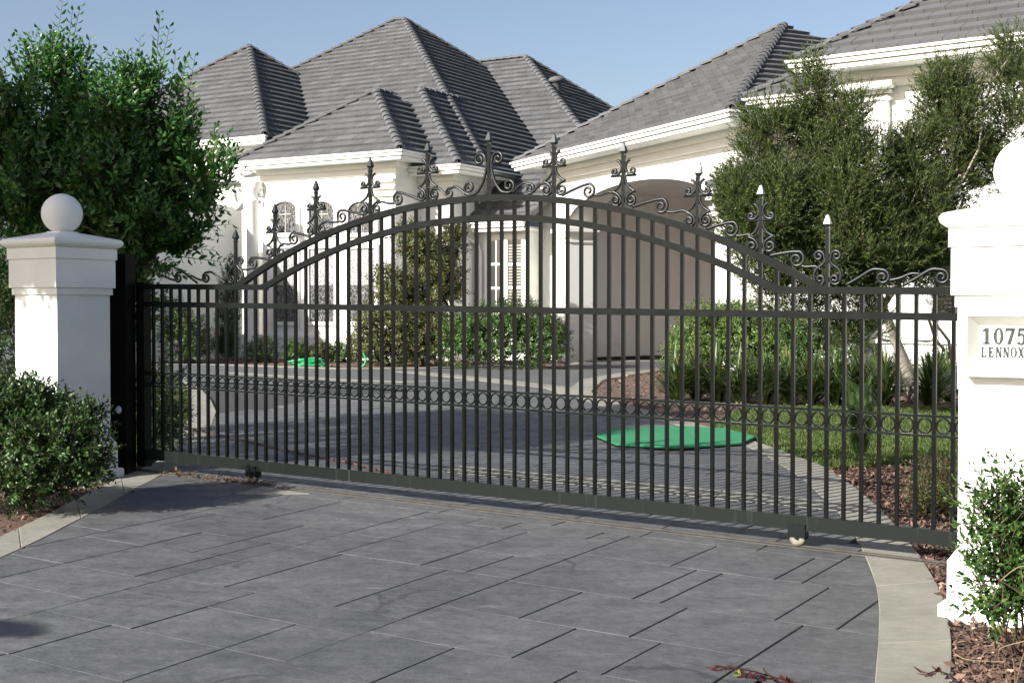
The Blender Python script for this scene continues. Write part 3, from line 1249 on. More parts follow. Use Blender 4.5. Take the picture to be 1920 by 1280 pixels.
# track
mb = MB()
fr = lambda x, y, z: G(x, z, y)
mb.box(fr, -4.7, 3.62, -0.055, 0.045, -0.02, 0.006)
track = thing('gate_track', 'flat weathered steel rail set in the paving under the gate', 'gate track', G(0, 0))
mb.build('base_plate', M['track'], track)
mb = MB()
mb.box(fr, -4.7, 3.62, -0.012, 0.012, 0.0062, 0.016)
mb.build('guide_bar', M['track'], track)

# guide post with reflector
pc = G(-4.40, 0, -0.14)
post = thing('gate_post', 'black steel gate guide post with white reflector beside left pillar', 'gate post', pc)
fr = lambda x, y, z: G(-4.40 + x, z, -0.14 + y)
mb = MB()
mb.box(fr, -0.06, 0.345, -0.06, 0.06, 0.0, 2.10)
mb.build('post', M['ironpost'], post)
mb = MB()
f5 = lambda a, b_, h: fr(a + 0.24, h - 0.06, b_ + 0.60)
mb.lathe(f5, [(0.001, -0.02), (0.030, -0.018), (0.038, -0.008), (0.038, 0.0)], 20)
mb.build('reflector', M['reflector'], post, True)


# ------------------------------------------------------------ pillars
def pillar(cx, cy, label, plaque, zbase):
    c = Vector((cx, cy))
    root = thing('gate_pillar', label, 'pillar', (cx, cy, zbase), 'white gate pillars with ball tops')
    fr = lambda x, y, z: Vector((c.x + U.x * x + N.x * y, c.y + U.y * x + N.y * y, zbase + z))
    P = M['pillar']

    def bx(h, z0, z1, bev=0.004):
        mb = MB()
        mb.frustum(fr, (-h, h, -h, h, z0), (-h, h, -h, h, z1 - bev))
        mb.frustum(fr, (-h, h, -h, h, z1 - bev), (-h + bev, h - bev, -h + bev, h - bev, z1))
        return mb
    bx(0.385, -0.10, 0.075, 0.012).build('plinth', P, root)
    mb = bx(0.345, 0.075, 0.315, 0.006)
    mb.frustum(fr, (-0.339, 0.339, -0.339, 0.339, 0.315), (-0.302, 0.302, -0.302, 0.302, 0.372))
    mb.build('base_block', P, root)
    bx(0.300, 0.372, 1.715, 0.001).build('shaft', P, root)
    bx(0.320, 1.715, 1.780, 0.006).build('neck_band', P, root)
    bx(0.338, 1.780, 2.045, 0.006).build('frieze_block', P, root)
    bx(0.350, 2.045, 2.150, 0.006).build('frieze_band', P, root)
    mb = MB()
    # rounded rim, then shallow pyramid
    prof = [(0.352, 2.150), (0.366, 2.160), (0.384, 2.176), (0.392, 2.196), (0.390, 2.216), (0.376, 2.232), (0.352, 2.240), (0.10, 2.300), (0.0985, 2.308)]
    for (h0, z0), (h1, z1) in zip(prof[:-1], prof[1:]):
        o = len(mb.v)
        for h, z in ((h0, z0), (h1, z1)):
            mb.v += [tuple(fr(-h, -h, z)), tuple(fr(h, -h, z)), tuple(fr(h, h, z)), tuple(fr(-h, h, z))]
        for k in range(4):
            k2 = (k + 1) % 4
            mb.f.append((o + k, o + k2, o + 4 + k2, o + 4 + k))
    o = len(mb.v)
    mb.v += [tuple(fr(x, y, 2.308)) for x, y in ((-.0985, -.0985), (.0985, -.0985), (.0985, .0985), (-.0985, .0985))]
    mb.f.append((o, o + 1, o + 2, o + 3))
    mb.build('cap', P, root)
    mb = MB()
    Rb, zc = 0.187, 2.305 + 0.172
    mb.lathe(fr, [(Rb * math.sin(a) + 1e-4, zc - Rb * math.cos(a)) for a in np.linspace(0.0, math.pi, 25)], 40)
    mb.build('ball', M['pillar'], root, True)
    if plaque:
        face = -0.300
        # joints on the shaft front
        mb = MB()
        mb.box(fr, -0.306, 0.306, face - 0.010, face + 0.02, 1.262, 1.716)
        mb.box(fr, -0.310, -0.2, face + 0.02, 0.306, 1.262, 1.7155)
        mb.build('shaft_panel', P, root)
        x0, x1, z0, z1 = -0.250, 0.250, 1.335, 1.690
        yb = face - 0.012
        pl = MB()
        # bevelled stone frame sloping in to the panel
        o0 = [(x0, z0), (x1, z0), (x1, z1), (x0, z1)]
        i0 = [(x0 + 0.02, z0 + 0.014), (x1 - 0.02, z0 + 0.014), (x1 - 0.02, z1 - 0.024), (x0 + 0.02, z1 - 0.024)]
        i1 = [(x0 + 0.066, z0 + 0.070), (x1 - 0.066, z0 + 0.070), (x1 - 0.066, z1 - 0.070), (x0 + 0.066, z1 - 0.070)]
        lv = [(o0, yb + 0.005), (o0, yb - 0.090), (i0, yb - 0.104), (i1, yb - 0.004)]
        for (a, ya), (b_, y2) in zip(lv[:-1], lv[1:]):
            o = len(pl.v)
            pl.v += [tuple(fr(x, ya, z)) for x, z in a] + [tuple(fr(x, y2, z)) for x, z in b_]
            for k in range(4):
                k2 = (k + 1) % 4
                pl.f.append((o + k, o + k2, o + 4 + k2, o + 4 + k))
        pl.poly([fr(x, yb - 0.004, z) for x, z in i1])
        po = pl.build('address_plaque', M['plaque'], root)
        glyphs(fr, yb - 0.0045, x0 + 0.077, z0 + 0.176, 0.090, '1075', 0.0605, po)
        glyphs(fr, yb - 0.0045, x0 + 0.072, z0 + 0.104, 0.057, 'LENNOX', 0.0385, po)
    return root


def ell(cx, cy, rx, ry, a0=0, a1=360, n=28):
    return [(cx + rx * math.cos(rad(a0 + (a1 - a0) * i / n)), cy + ry * math.sin(rad(a0 + (a1 - a0) * i / n))) for i in range(n + 1)]


def ring_poly(cx, cy, rx, ry, ix, iy, a0=0, a1=360, n=28):
    o = ell(cx, cy, rx, ry, a0, a1, n)
    i = ell(cx, cy, ix, iy, a0, a1, n)
    return [[o[k], o[k + 1], i[k + 1], i[k]] for k in range(n)]


def R_(x0, x1, y0, y1):
    return [[(x0, y0), (x1, y0), (x1, y1), (x0, y1)]]


GLY = {
    '1': R_(.22, .48, 0, 1) + R_(.06, .64, 0, .10) + [[(.24, .80), (.24, 1.0), (.02, .84), (.02, .74)]],
    '0': ring_poly(.36, .5, .36, .52, .13, .41),
    '7': R_(.02, .70, .81, 1) + [[(.0, .87), (.10, .87), (.07, .62), (.0, .62)], [(.48, .87), (.70, .87), (.40, 0), (.13, 0)]],
    '5': R_(.14, .64, .81, 1) + [[(.11, 1), (.26, 1), (.19, .46), (.05, .46)]] + ring_poly(.30, .32, .38, .36, .13, .22, -140, 125, 20) + [[(.0, .08), (.10, .20), (.16, .05), (.05, .0)]],
    'L': R_(.06, .31, 0, 1) + R_(.0, .37, .89, 1) + R_(.0, .64, 0, .13) + [[(.49, .05), (.64, .05), (.68, .33), (.57, .33)]],
    'E': R_(.06, .31, 0, 1) + R_(.0, .64, .87, 1) + R_(.0, .66, 0, .13) + R_(.24, .48, .44, .57) + R_(.40, .50, .36, .67) + R_(.52, .64, .71, .95) + [[(.52, .05), (.66, .05), (.71, .32), (.58, .32)]],
    'N': R_(.05, .21, 0, 1) + R_(.57, .72, 0, 1) + [[(.04, 1), (.31, 1), (.72, 0), (.50, 0)]] + R_(.0, .28, 0, .10) + R_(.48, .80, .90, 1) + R_(.0, .15, .90, 1),
    'O': ring_poly(.40, .5, .42, .52, .19, .42),
    'X': [[(.02, 1), (.30, 1), (.78, 0), (.50, 0)], [(.54, 1), (.70, 1), (.22, 0), (.06, 0)]] + R_(.0, .32, .90, 1) + R_(.44, .80, .90, 1) + R_(.0, .30, 0, .10) + R_(.44, .82, 0, .10),
}


def glyphs(fr, y, x, z, h, text, adv, parent):
    for ch in text:
        mb = MB()
        for q in GLY[ch]:
            sx = 0.80 if ch in '1075' else 0.72
            mb.prism([fr(x + a * h * sx, y, z + b_ * h) for a, b_ in q], [fr(x + a * h * sx, y - 0.003, z + b_ * h) for a, b_ in q])
        mb.build('letter', M['letter'], parent)
        x += adv


lc = G0 + U * -4.374 + N * -0.673
pillar(lc.x, lc.y, 'white pillar with ball top behind the glossy shrub at left', False, zuv(-4.374, -0.673))
rc = G0 + U * 4.30 + N * -0.99
pillar(rc.x, rc.y, 'white pillar with ball top and carved address plaque at right edge', True, zuv(4.30, -0.99))


# ------------------------------------------------------------ house
def frame(ox, oy, ex):
    e = Vector(ex).normalized()
    n_ = Vector((-e.y, e.x))
    f = lambda x, y, z: Vector((ox + e.x * x + n_.x * y, oy + e.y * x + n_.y * y, z))
    f.e, f.n, f.o = e, n_, Vector((ox, oy))
    return f


HF = frame(0, 0, (0.864, -0.503))
house = thing('house', 'large white stucco house with grey tiled hip roofs and arched porch', 'house', (-3.0, 34.0, 0.4))
walls = []
ROOF = {}


class TileSink:
    """far roof tiles: joined, per roof"""
    pass


def roof_plane(mb, O, ex, up, nrm, poly, expo=0.325, wid=0.33, single=None):
    """poly: convex polygon in (x along eave, s up the slope)"""
    smax = max(p[1] for p in poly)
    xmin, xmax = min(p[0] for p in poly), max(p[0] for p in poly)
    rows = int(smax / expo) + 1
    t_ = 0.074
    for r in range(rows):
        s0, s1 = r * expo, (r + 1) * expo
        off = (wid / 2 if r % 2 else 0.0)
        k0 = int(math.floor((xmin - off) / wid)) - 1
        k1 = int(math.ceil((xmax - off) / wid)) + 1
        for k in range(k0, k1):
            x0 = off + k * wid
            q = clip_rect(poly, x0 + 0.004, x0 + wid - 0.004, s0, s1 + 0.03)
            if len(q) < 3 or abs(area(q)) < 1e-4:
                continue
            j = rs.uniform(-0.003, 0.003)
            hh = lambda s: t_ * (1 - 0.92 * (s - s0) / expo) + j
            top = [O + ex * x + up * s + nrm * hh(s) for x, s in q]
            low = [(x, s) for x, s in q if abs(s - s0) < 1e-6]
            tgt = mb
            if single is not None and single(O + ex * x0 + up * s0):
                tgt = MB()
            tgt.poly(top)
            if len(low) >= 2:
                xa, xb = min(p[0] for p in low), max(p[0] for p in low)
                A_, B_ = O + ex * xa + up * s0, O + ex * xb + up * s0
                tgt.poly([A_ + nrm * 0.002, B_ + nrm * 0.002, B_ + nrm * hh(s0), A_ + nrm * hh(s0)])
                if tgt is not mb:
                    for xx in (xa, xb):
                        C0 = O + ex * xx + up * s0
                        C1 = O + ex * xx + up * s1
                        tgt.poly([C0, C1, C1 + nrm * hh(s1), C0 + nrm * hh(s0)])
            if tgt is not mb:
                yield tgt


ridge_me = None


def ridge_mesh():
    mb = MB()
    L_ = 0.36
    seg = 8
    for (y, r, up_) in ((0.0, 0.125, 0.030), (L_, 0.105, 0.0)):
        for k in range(seg + 1):
            a = math.pi * k / seg
            mb.v.append((r * math.cos(a), y, r * 0.72 * math.sin(a) + up_ - 0.02))
    n = seg + 1
    for k in range(seg):
        mb.f.append((k, k + 1, n + k + 1, n + k))
    o = len(mb.v)
    for k in range(n):
        x, y, z = mb.v[k]
        mb.v.append((x * 0.84, y, z - 0.02))
    for k in range(seg):
        mb.f.append((k, k + 1, o + k + 1, o + k))
    return mb.mesh('ridge_tile', M['tile'])


ridge_me = ridge_mesh()


def ridge_run(A_, B_, parent, step=0.31):
    """ridge tiles from the low end A to the high end B"""
    d = B_ - A_
    n = max(1, int(round(d.length / step)))
    y = d.normalized()
    x = y.cross(Vector((0, 0, 1))).normalized()
    z = x.cross(y)
    for i in range(n):
        p = A_ + d * (i / n)
        o = bpy.data.objects.new('ridge_tile', ridge_me)
        COL.objects.link(o)
        m = Matrix(((x.x, y.x, z.x, p.x), (x.y, y.y, z.y, p.y), (x.z, y.z, z.z, p.z), (0, 0, 0, 1)))
        o.matrix_world = m
        o.parent = parent


def hip_roof(fr, x0, x1, y0, y1, h, m, planes='frl', ridges='', single=None, budget=[290], gutter='f', ov=0.0, tile=1.0):
    """hip roof over a rectangle in a frame; front is low y. Returns roof object"""
    w, d = x1 - x0, y1 - y0
    z0 = h + 1.6
    a = min(w, d) / 2
    rise = a * m
    if w >= d:
        R0_, R1_ = (x0 + a, y0 + a), (x1 - a, y0 + a)
    else:
        R0_, R1_ = (x0 + a, y0 + a), (x0 + a, y1 - a)
    base = MB()
    c = [fr(x0, y0, z0), fr(x1, y0, z0), fr(x1, y1, z0), fr(x0, y1, z0)]
    r0, r1 = fr(R0_[0], R0_[1], z0 + rise), fr(R1_[0], R1_[1], z0 + rise)
    if w >= d:
        fs = [[c[0], c[1], r1, r0], [c[1], c[2], r1], [c[2], c[3], r0, r1], [c[3], c[0], r0]]
    else:
        fs = [[c[0], c[1], r0], [c[1], c[2], r1, r0], [c[2], c[3], r1], [c[3], c[0], r0, r1]]
    for q in fs:
        base.poly(q)
    base.poly(c[::-1])
    ro = base.build('roof', M['tile'], house)
    sl = math.sqrt(1 + m * m)
    E, Nn = Vector((fr.e.x, fr.e.y, 0)), Vector((fr.n.x, fr.n.y, 0))
    Z = Vector((0, 0, 1))
    mb = MB()
    S_ = a * sl
    for pl in planes:
        if pl == 'f':
            O, ex, inn, ln, apex = c[0], E, Nn, w, ((a, w - a) if w >= d else (a, a))
        elif pl == 'r':
            O, ex, inn, ln, apex = c[1], Nn, -E, d, ((a, a) if w >= d else (a, d - a))
        elif pl == 'l':
            O, ex, inn, ln, apex = c[3], -Nn, E, d, ((a, a) if w >= d else (a, d - a))
        else:
            O, ex, inn, ln, apex = c[2], -E, -Nn, w, ((a, w - a) if w >= d else (a, a))
        up = (inn + Z * m).normalized()
        nrm = (Z - inn * m).normalized()
        poly = [(0, 0), (ln, 0), (apex[1], S_), (apex[0], S_)]
        if apex[1] - apex[0] < 1e-6:
            poly = poly[:3]

        def sg(p):
            if single is None or budget[0] <= 0:
                return False
            return single(p)
        for t in roof_plane(mb, O, ex, up, nrm, poly, 0.325 * tile, 0.33 * tile, single=sg):
            budget[0] -= 1
            t.build('roof_tile', M['tile'], ro)
    if mb.v:
        o = mb.build('tile_courses', M['tile'], ro, kind='stuff')
    for rr in ridges:
        A_, B_ = {'0': (c[0], r0), '1': (c[1], r0 if w < d else r1), '2': (c[2], r1), '3': (c[3], r1 if w < d else r0), 'R': (r0, r1)}[rr]
        ridge_run(A_ + Z * 0.03, B_ + Z * 0.03, ro)
    # fascia + gutter
    g = MB()
    e_ = 0.0
    for pl in gutter:
        if pl == 'f':
            f2 = lambda x, y, z: fr(x0 + x, y0 + y, z0 + z)
            ln = w
        elif pl == 'r':
            f2 = lambda x, y, z: fr(x1 - y, y0 + x, z0 + z)
            ln = d
        else:
            f2 = lambda x, y, z: fr(x0 + y, y1 - x, z0 + z)
            ln = d
        s = 0.0 if pl == 'f' else 0.07
        g.box(f2, s, ln - 0.0, 0.0, 0.05, -0.245, -0.03)           # fascia board
        g.box(f2, s - 0.03 if pl == 'f' else s - 0.10, ln + 0.03, -0.030, -0.002, -0.235, -0.155)
        g.box(f2, s - 0.08 if pl == 'f' else s - 0.15, ln + 0.08, -0.085, -0.0025, -0.145, -0.066)
        g.box(f2, s - 0.125 if pl == 'f' else s - 0.195, ln + 0.125, -0.13, -0.003, -0.060, -0.012)
    if g.v:
        g.build('gutter', M['trim'], house)
    return ro, c, r0, r1


def soffit(fr, x0, x1, y0, y1, h, inset=0.55):
    g = MB()
    z0 = h + 1.6
    g.box(fr, x0 + 0.05, x1 - 0.05, y0 + 0.05, y1 - 0.05, z0 - 0.215, z0 - 0.17)
    # frieze moulding under the eave
    g.box(fr, x0 + inset - 0.12, x1 - inset + 0.12, y0 + inset - 0.12, y1 - inset + 0.12, z0 - 0.36, z0 - 0.2155)
    g.box(fr, x0 + inset - 0.05, x1 - inset + 0.05, y0 + inset - 0.05, y1 - inset + 0.05, z0 - 0.52, z0 - 0.3605)
    g.build('soffit', M['stucco'], house)


def wall_box(fr, x0, x1, y0, y1, z0, z1, name='wall', mat='stucco'):
    g = MB()
    g.box(fr, x0, x1, y0, y1, z0, z1)
    return g.build(name, M[mat], house)


# wing with the leaded windows
A2 = (-24.23, -18.74, 26.69, 33.0, 4.03)
hip_roof(HF, *A2, 0.75, 'frl', '01R', gutter='fr')
soffit(HF, *A2)
wall_box(HF, -23.68, -19.29, 27.24, 32.5, 0.0, 5.14)
# second, lower projection behind it
B2 = (-24.82, -17.74, 27.8, 37.0, 3.73)
hip_roof(HF, *B2, 0.75, 'fr', '1R', gutter='fr')
soffit(HF, *B2)
wall_box(HF, -24.2, -18.29, 28.35, 36.4, 0.0, 4.83)
# main roof
MR = (-35.4, -17.74, 29.17, 46.4, 3.73)
hip_roof(HF, *MR, 0.752, 'fr', '012R', gutter='r')
wall_box(HF, -34.8, -18.32, 29.8, 45.8, 0.0, 4.82)
# upper left wing
BL = (-34.8, -24.9, 28.76, 38.66, 5.04)
hip_roof(HF, *BL, 0.78, 'fr', '0123', gutter='f')
soffit(HF, *BL)
wall_box(HF, -34.2, -25.45, 29.31, 38.1, 0.0, 6.15)
# rear right wing
CR = (-36.0, -15.9, 33.3, 47.3, 3.73)
hip_roof(HF, *CR, 0.75, 'fr', '12R', gutter='')
wall_box(HF, -35.3, -16.5, 34.0, 46.6, 0.0, 4.8)
# vent cowl on the rear right roof
vp = pt(1044, 150, 44.0)
mb = MB()
mb.lathe(lambda a, b_, h: vp + Vector((a, b_, h)), [(0.16, -0.45), (0.16, -0.08), (0.30, -0.06), (0.26, 0.04), (0.14, 0.10), (0.001, 0.12)], 12)
mb.build('roof_vent', M['tile'], house, True)

# angled porch wing
DF = frame(0.10, 34.1, (0.423, -0.906))
DL = 9.72
DD = (0.0, DL, 0.0, DL, 3.9)
hip_roof(DF, *DD, 0.62, 'fr', '01', gutter='fr')
soffit(DF, *DD, inset=0.72)
# front wall with an arched opening
t0, t1, yw, th = 1.55, 8.15, 0.78, 0.62
zs, zt = 3.78, 4.60


def arch_pts(a, b_, zsp, ztp, n=24):
    c, r = (a + b_) / 2, (b_ - a) / 2
    return [(c - r * math.cos(math.pi * i / n), zsp + (ztp - zsp) * math.sin(math.pi * i / n)) for i in range(n + 1)]


ap = arch_pts(t0, t1, zs, zt)
poly = [(0.75, 5.0), (0.75, zs - 0.001)] + [(t0, zs - 0.001)] + ap[1:-1] + [(t1, zs - 0.001), (DL - 0.75, zs - 0.001), (DL - 0.75, 5.0)]
g = MB()
g.prism([DF(x, yw, z) for x, z in poly], [DF(x, yw + th, z) for x, z in poly])
g.box(DF, 0.75, t0, yw, yw + th, 0.0, zs - 0.002)
g.box(DF, t1, DL - 0.75, yw, yw + th, 0.0, zs - 0.002)
g.build('wall', M['stucco'], house)
# arch moulding
g = MB()
for off, pr in ((0.34, 0.045), (0.16, 0.075)):
    o_ = arch_pts(t0 - off, t1 + off, zs, zt + off * 0.75, 28)
    i_ = arch_pts(t0 + 0.002, t1 - 0.002, zs, zt - 0.002, 28)
    for k in range(28):
        g.hexa([DF(i_[k][0], yw - pr, i_[k][1]), DF(i_[k + 1][0], yw - pr, i_[k + 1][1]), DF(i_[k + 1][0], yw + 0.01, i_[k + 1][1]), DF(i_[k][0], yw + 0.01, i_[k][1]),
                DF(o_[k][0], yw - pr, o_[k][1]), DF(o_[k + 1][0], yw - pr, o_[k + 1][1]), DF(o_[k + 1][0], yw + 0.01, o_[k + 1][1]), DF(o_[k][0], yw + 0.01, o_[k][1])])
g.build('arch_moulding', M['trim'], house)
# porch piers with capitals
for xa, xb in ((t0 - 0.62, t0 + 0.03), (t1 - 0.03, t1 + 0.62)):
    g = MB()
    g.box(DF, xa, xb, yw - 0.06, yw + th + 0.03, 0.0, zs - 0.35)
    g.box(DF, xa - 0.03, xb + 0.03, yw - 0.09, yw + th + 0.06, zs - 0.42, zs - 0.36)
    g.frustum(DF, (xa - 0.02, xb + 0.02, yw - 0.08, yw + th + 0.05, zs - 0.3), (xa - 0.10, xb + 0.10, yw - 0.16, yw + th + 0.13, zs - 0.16))
    g.box(DF, xa - 0.12, xb + 0.12, yw - 0.18, yw + th + 0.15, zs - 0.159, zs - 0.06)
    g.box(DF, xa - 0.09, xb + 0.09, yw - 0.15, yw + th + 0.12, zs - 0.059, zs + 0.0)
    g.box(DF, xa - 0.05, xb + 0.05, yw - 0.10, yw + th + 0.07, 0.0, 0.95)
    g.build('pier', M['trim'], house)
# porch inside: a deep covered passage, its left wall (angled to stay out of the sun) seen through the arch
SL = lambda x, y, z: DF(x - 0.27 * (y - yw - th), y, z)
g = MB()
g.box(SL, t0 - 0.25, t0 - 0.02, yw + th, yw + 7.2, 0.0, 4.72)
g.box(DF, t0 - 2.2, DL - 0.95, yw + 7.2, yw + 7.4, 0.0, 4.72)
g.box(DF, DL - 0.95, DL - 0.75, yw + th, yw + 7.2, 0.0, 4.72)
g.box(DF, t0 - 2.2, DL - 0.75, yw + th, yw + 7.4, 4.722, 4.9)
g.build('porch_wall', M['interior'], house)
g = MB()
g.box(SL, t0 - 0.018, t0 + 0.01, yw + th + 0.05, yw + 6.99, 0.0, 0.45)
g.build('skirting', M['dark'], house)
g = MB()
g.box(SL, t0 - 0.017, t0 + 0.02, yw + 1.35, yw + 1.75, 0.78, 1.06)
g.build('vent_cover', M['interior'], house)

# low front-facing wing between the main body and the porch
GFx0, GFx1, GQ = -18.75, -15.75, 29.0
gm = 0.75
gO = HF(GFx0, GQ, 2.33 + 1.6)
gE, gN = Vector((HF.e.x, HF.e.y, 0)), Vector((HF.n.x, HF.n.y, 0))
gup, gnr = (gN + Vector((0, 0, gm))).normalized(), (Vector((0, 0, 1)) - gN * gm).normalized()
gpoly = [(0, 0), (2.18, 0), (3.10, 3.2), (0, 3.2)]
mb = MB()
mb.prism([gO + gE * x + gup * y for x, y in gpoly], [gO + gE * x + gup * y - gnr * 0.12 for x, y in gpoly])
gro = mb.build('roof', M['tile'], house)
mb = MB()
for t in roof_plane(mb, gO, gE, gup, gnr, gpoly):
    pass
mb.build('tile_courses', M['tile'], gro, kind='stuff')
ridge_run(gO + gE * 2.16 + gnr * 0.03, gO + gE * 3.08 + gup * 3.2 + gnr * 0.03, gro)
mb = MB()
gf = lambda x, y, z: HF(GFx0 + x, GQ + y, 3.93 + z)
mb.box(gf, 0, 2.18, 0, 0.05, -0.245, -0.03)
mb.box(gf, -.06, 2.24, -0.085, -0.0025, -0.145, -0.066)
mb.box(gf, -.08, 2.26, -0.13, -0.003, -0.060, -0.012)
mb.build('gutter', M['trim'], house)
GFx1 = GFx0 + 2.18
wall_box(HF, GFx1 - 0.121, -15.75, GQ + 1.15, GQ + 2.0, 0.0, 5.2)
wall_box(HF, GFx0 + 0.3, GFx1 - 0.12, GQ + 0.45, GQ + 5.5, 0.0, 3.82)
wall_box(HF, GFx0 + 0.3, GFx1 - 0.03, GQ + 0.02, GQ + 5.9, 3.70, 3.76, 'soffit')


def plane_pt(fr, px, py, y):
    """point of the plane (frame y) seen at a pixel -> frame x, z"""
    rx, rz = ray(px, py)
    # frame: n.(P-o)=y, P=(rx*t, t)
    t = (y + fr.n.dot(fr.o)) / (fr.n.x * rx + fr.n.y)
    P = Vector((rx * t, t))
    return fr.e.dot(P - fr.o), 1.6 + rz * t


def window_box(fr, y, px0, px1, py0, py1, cols, rows, label=None):
    x0, z1 = plane_pt(fr, px0, py0, y)
    x1, _ = plane_pt(fr, px1, py0, y)
    xm = (x0 + x1) / 2
    _, z0 = plane_pt(fr, (px0 + px1) / 2, py1, y)
    _, z1 = plane_pt(fr, (px0 + px1) / 2, py0, y)
    return x0, x1, z0, z1


# french window
yw_ = GQ + 0.45
x0, x1, z0, z1 = window_box(HF, yw_, 917, 981, 450, 585, 2, 3)
wf = MB()
wf.box(HF, x0 - 0.10, x1 + 0.10, yw_ - 0.05, yw_ + 0.01, z1, z1 + 0.14)
wf.box(HF, x0 - 0.09, x0 + 0.03, yw_ - 0.052, yw_ + 0.01, z0, z1 - 0.001)
wf.box(HF, x1 - 0.03, x1 + 0.09, yw_ - 0.052, yw_ + 0.01, z0, z1 - 0.001)
wf.box(HF, x0 - 0.12, x1 + 0.12, yw_ - 0.09, yw_ + 0.01, z0 - 0.08, z0)
xm = (x0 + x1) / 2
wf.box(HF, xm - 0.07, xm + 0.07, yw_ - 0.053, yw_ + 0.01, z0, z1 - 0.002)
for c0, c1 in ((x0 + 0.03, xm - 0.07), (xm + 0.07, x1 - 0.03)):
    for k in (1, 2):
        zz = z0 + (z1 - z0) * k / 3
        wf.box(HF, c0, c1, yw_ - 0.040, yw_ + 0.01, zz - 0.03, zz + 0.03)
    wf.box(HF, (c0 + c1) / 2 - 0.015, (c0 + c1) / 2 + 0.015, yw_ - 0.038, yw_ + 0.01, z0, z1 - 0.003)
wo = wf.build('french_window', M['trim'], house)
for c0, c1 in ((x0 + 0.03, xm - 0.07), (xm + 0.07, x1 - 0.03)):
    for k in range(3):
        for e0, e1 in ((c0, (c0 + c1) / 2 - 0.015), ((c0 + c1) / 2 + 0.015, c1)):
            g = MB()
            za, zb = z0 + (z1 - z0) * k / 3 + 0.03, z0 + (z1 - z0) * (k + 1) / 3 - 0.03
            g.box(HF, e0, e1, yw_ - 0.022, yw_ - 0.004, za, zb)
            g.build('pane', M['glass'], wo)
    if c0 > xm:
        g = MB()
        zz = z0 + 0.06
        while zz < z1 - 0.1:
            g.box(HF, c0 + 0.02, c1 - 0.02, yw_ - 0.030, yw_ - 0.023, zz, zz + 0.035)
            zz += 0.075
        g.build('shutter_slats', M['shutter'], wo)
# downpipe at the left of it
dp = [HF(*q) for q in ((GFx0 + 0.36, GQ - 0.02, 3.72), (GFx0 + 0.38, GQ + 0.05, 3.60), (GFx0 + 0.62, GQ + 0.36, 3.38), (GFx0 + 0.68, GQ + 0.38, 3.15), (GFx0 + 0.68, GQ + 0.38, 0.4))]
g = MB()
g.tube(dp, 0.05, 8)
g.build('downpipe', M['copper'], house)

# leaded windows on the front wing
yA = 27.24


def arch_window(px0, px1, pytop, pybot):
    x0, x1, z0, z1 = window_box(HF, yA, px0, px1, pytop, pybot, 1, 1)
    rise = (x1 - x0) * 0.28
    inner = [(x0, z0), (x1, z0)] + list(reversed(arch_pts(x0, x1, z1 - rise, z1, 14)))
    out = [(x0 - 0.10, z0 - 0.10), (x1 + 0.10, z0 - 0.10)] + list(reversed(arch_pts(x0 - 0.10, x1 + 0.10, z1 - rise, z1 + 0.11, 14)))
    n = len(inner)
    g = MB()
    for k in range(n):
        k2 = (k + 1) % n
        a, b_, c_, d_ = inner[k], inner[k2], out[k2], out[k]
        if math.hypot(a[0] - b_[0], a[1] - b_[1]) < 1e-6 and math.hypot(c_[0] - d_[0], c_[1] - d_[1]) < 1e-6:
            continue
        g.hexa([HF(a[0], yA - 0.075, a[1]), HF(b_[0], yA - 0.075, b_[1]), HF(b_[0], yA + 0.01, b_[1]), HF(a[0], yA + 0.01, a[1]),
                HF(d_[0], yA - 0.075, d_[1]), HF(c_[0], yA - 0.075, c_[1]), HF(c_[0], yA + 0.01, c_[1]), HF(d_[0], yA + 0.01, d_[1])])
    w = g.build('arched_window', M['trim'], house)
    g = MB()
    g.prism([HF(x, yA - 0.02, z) for x, z in inner], [HF(x, yA - 0.006, z) for x, z in inner])
    g.build('leaded_pane', M['leaded'], w)
    g = MB()
    xm = (x0 + x1) / 2
    g.box(HF, xm - 0.014, xm + 0.014, yA - 0.034, yA - 0.021, z0, z1 - 0.12)
    g.box(HF, x0 + 0.2, x1 - 0.2, yA - 0.033, yA - 0.0211, z0 + (z1 - z0) * 0.58, z0 + (z1 - z0) * 0.58 + 0.03)
    g.build('lead_bar', M['shutter'], w)


for a, b_ in ((515, 558), (582, 628), (655, 704)):
    arch_window(a, b_, 378, 437)
for a, b_ in ((515, 557), (582, 629), (656, 705)):
    x0, x1, z0, z1 = window_box(HF, yA, a, b_, 466, 603, 1, 1)
    g = MB()
    for (q0, q1, r0_, r1_) in ((x0 - 0.10, x0, z0 - 0.10, z1 + 0.10), (x1, x1 + 0.10, z0 - 0.10, z1 + 0.10), (x0, x1, z1, z1 + 0.10), (x0, x1, z0 - 0.10, z0)):
        g.box(HF, q0, q1, yA - 0.075, yA + 0.01, r0_, r1_)
    w = g.build('tall_window', M['trim'], house)
    zm = z0 + (z1 - z0) * 0.50
    g = MB()
    g.box(HF, x0, x1, yA - 0.02, yA - 0.006, z0, zm)
    g.build('leaded_pane', M['leaded'], w)
    g = MB()
    g.box(HF, x0, x1, yA - 0.024, yA - 0.006, zm + 0.002, z1)
    g.build('blind_pane', M['blind'], w)
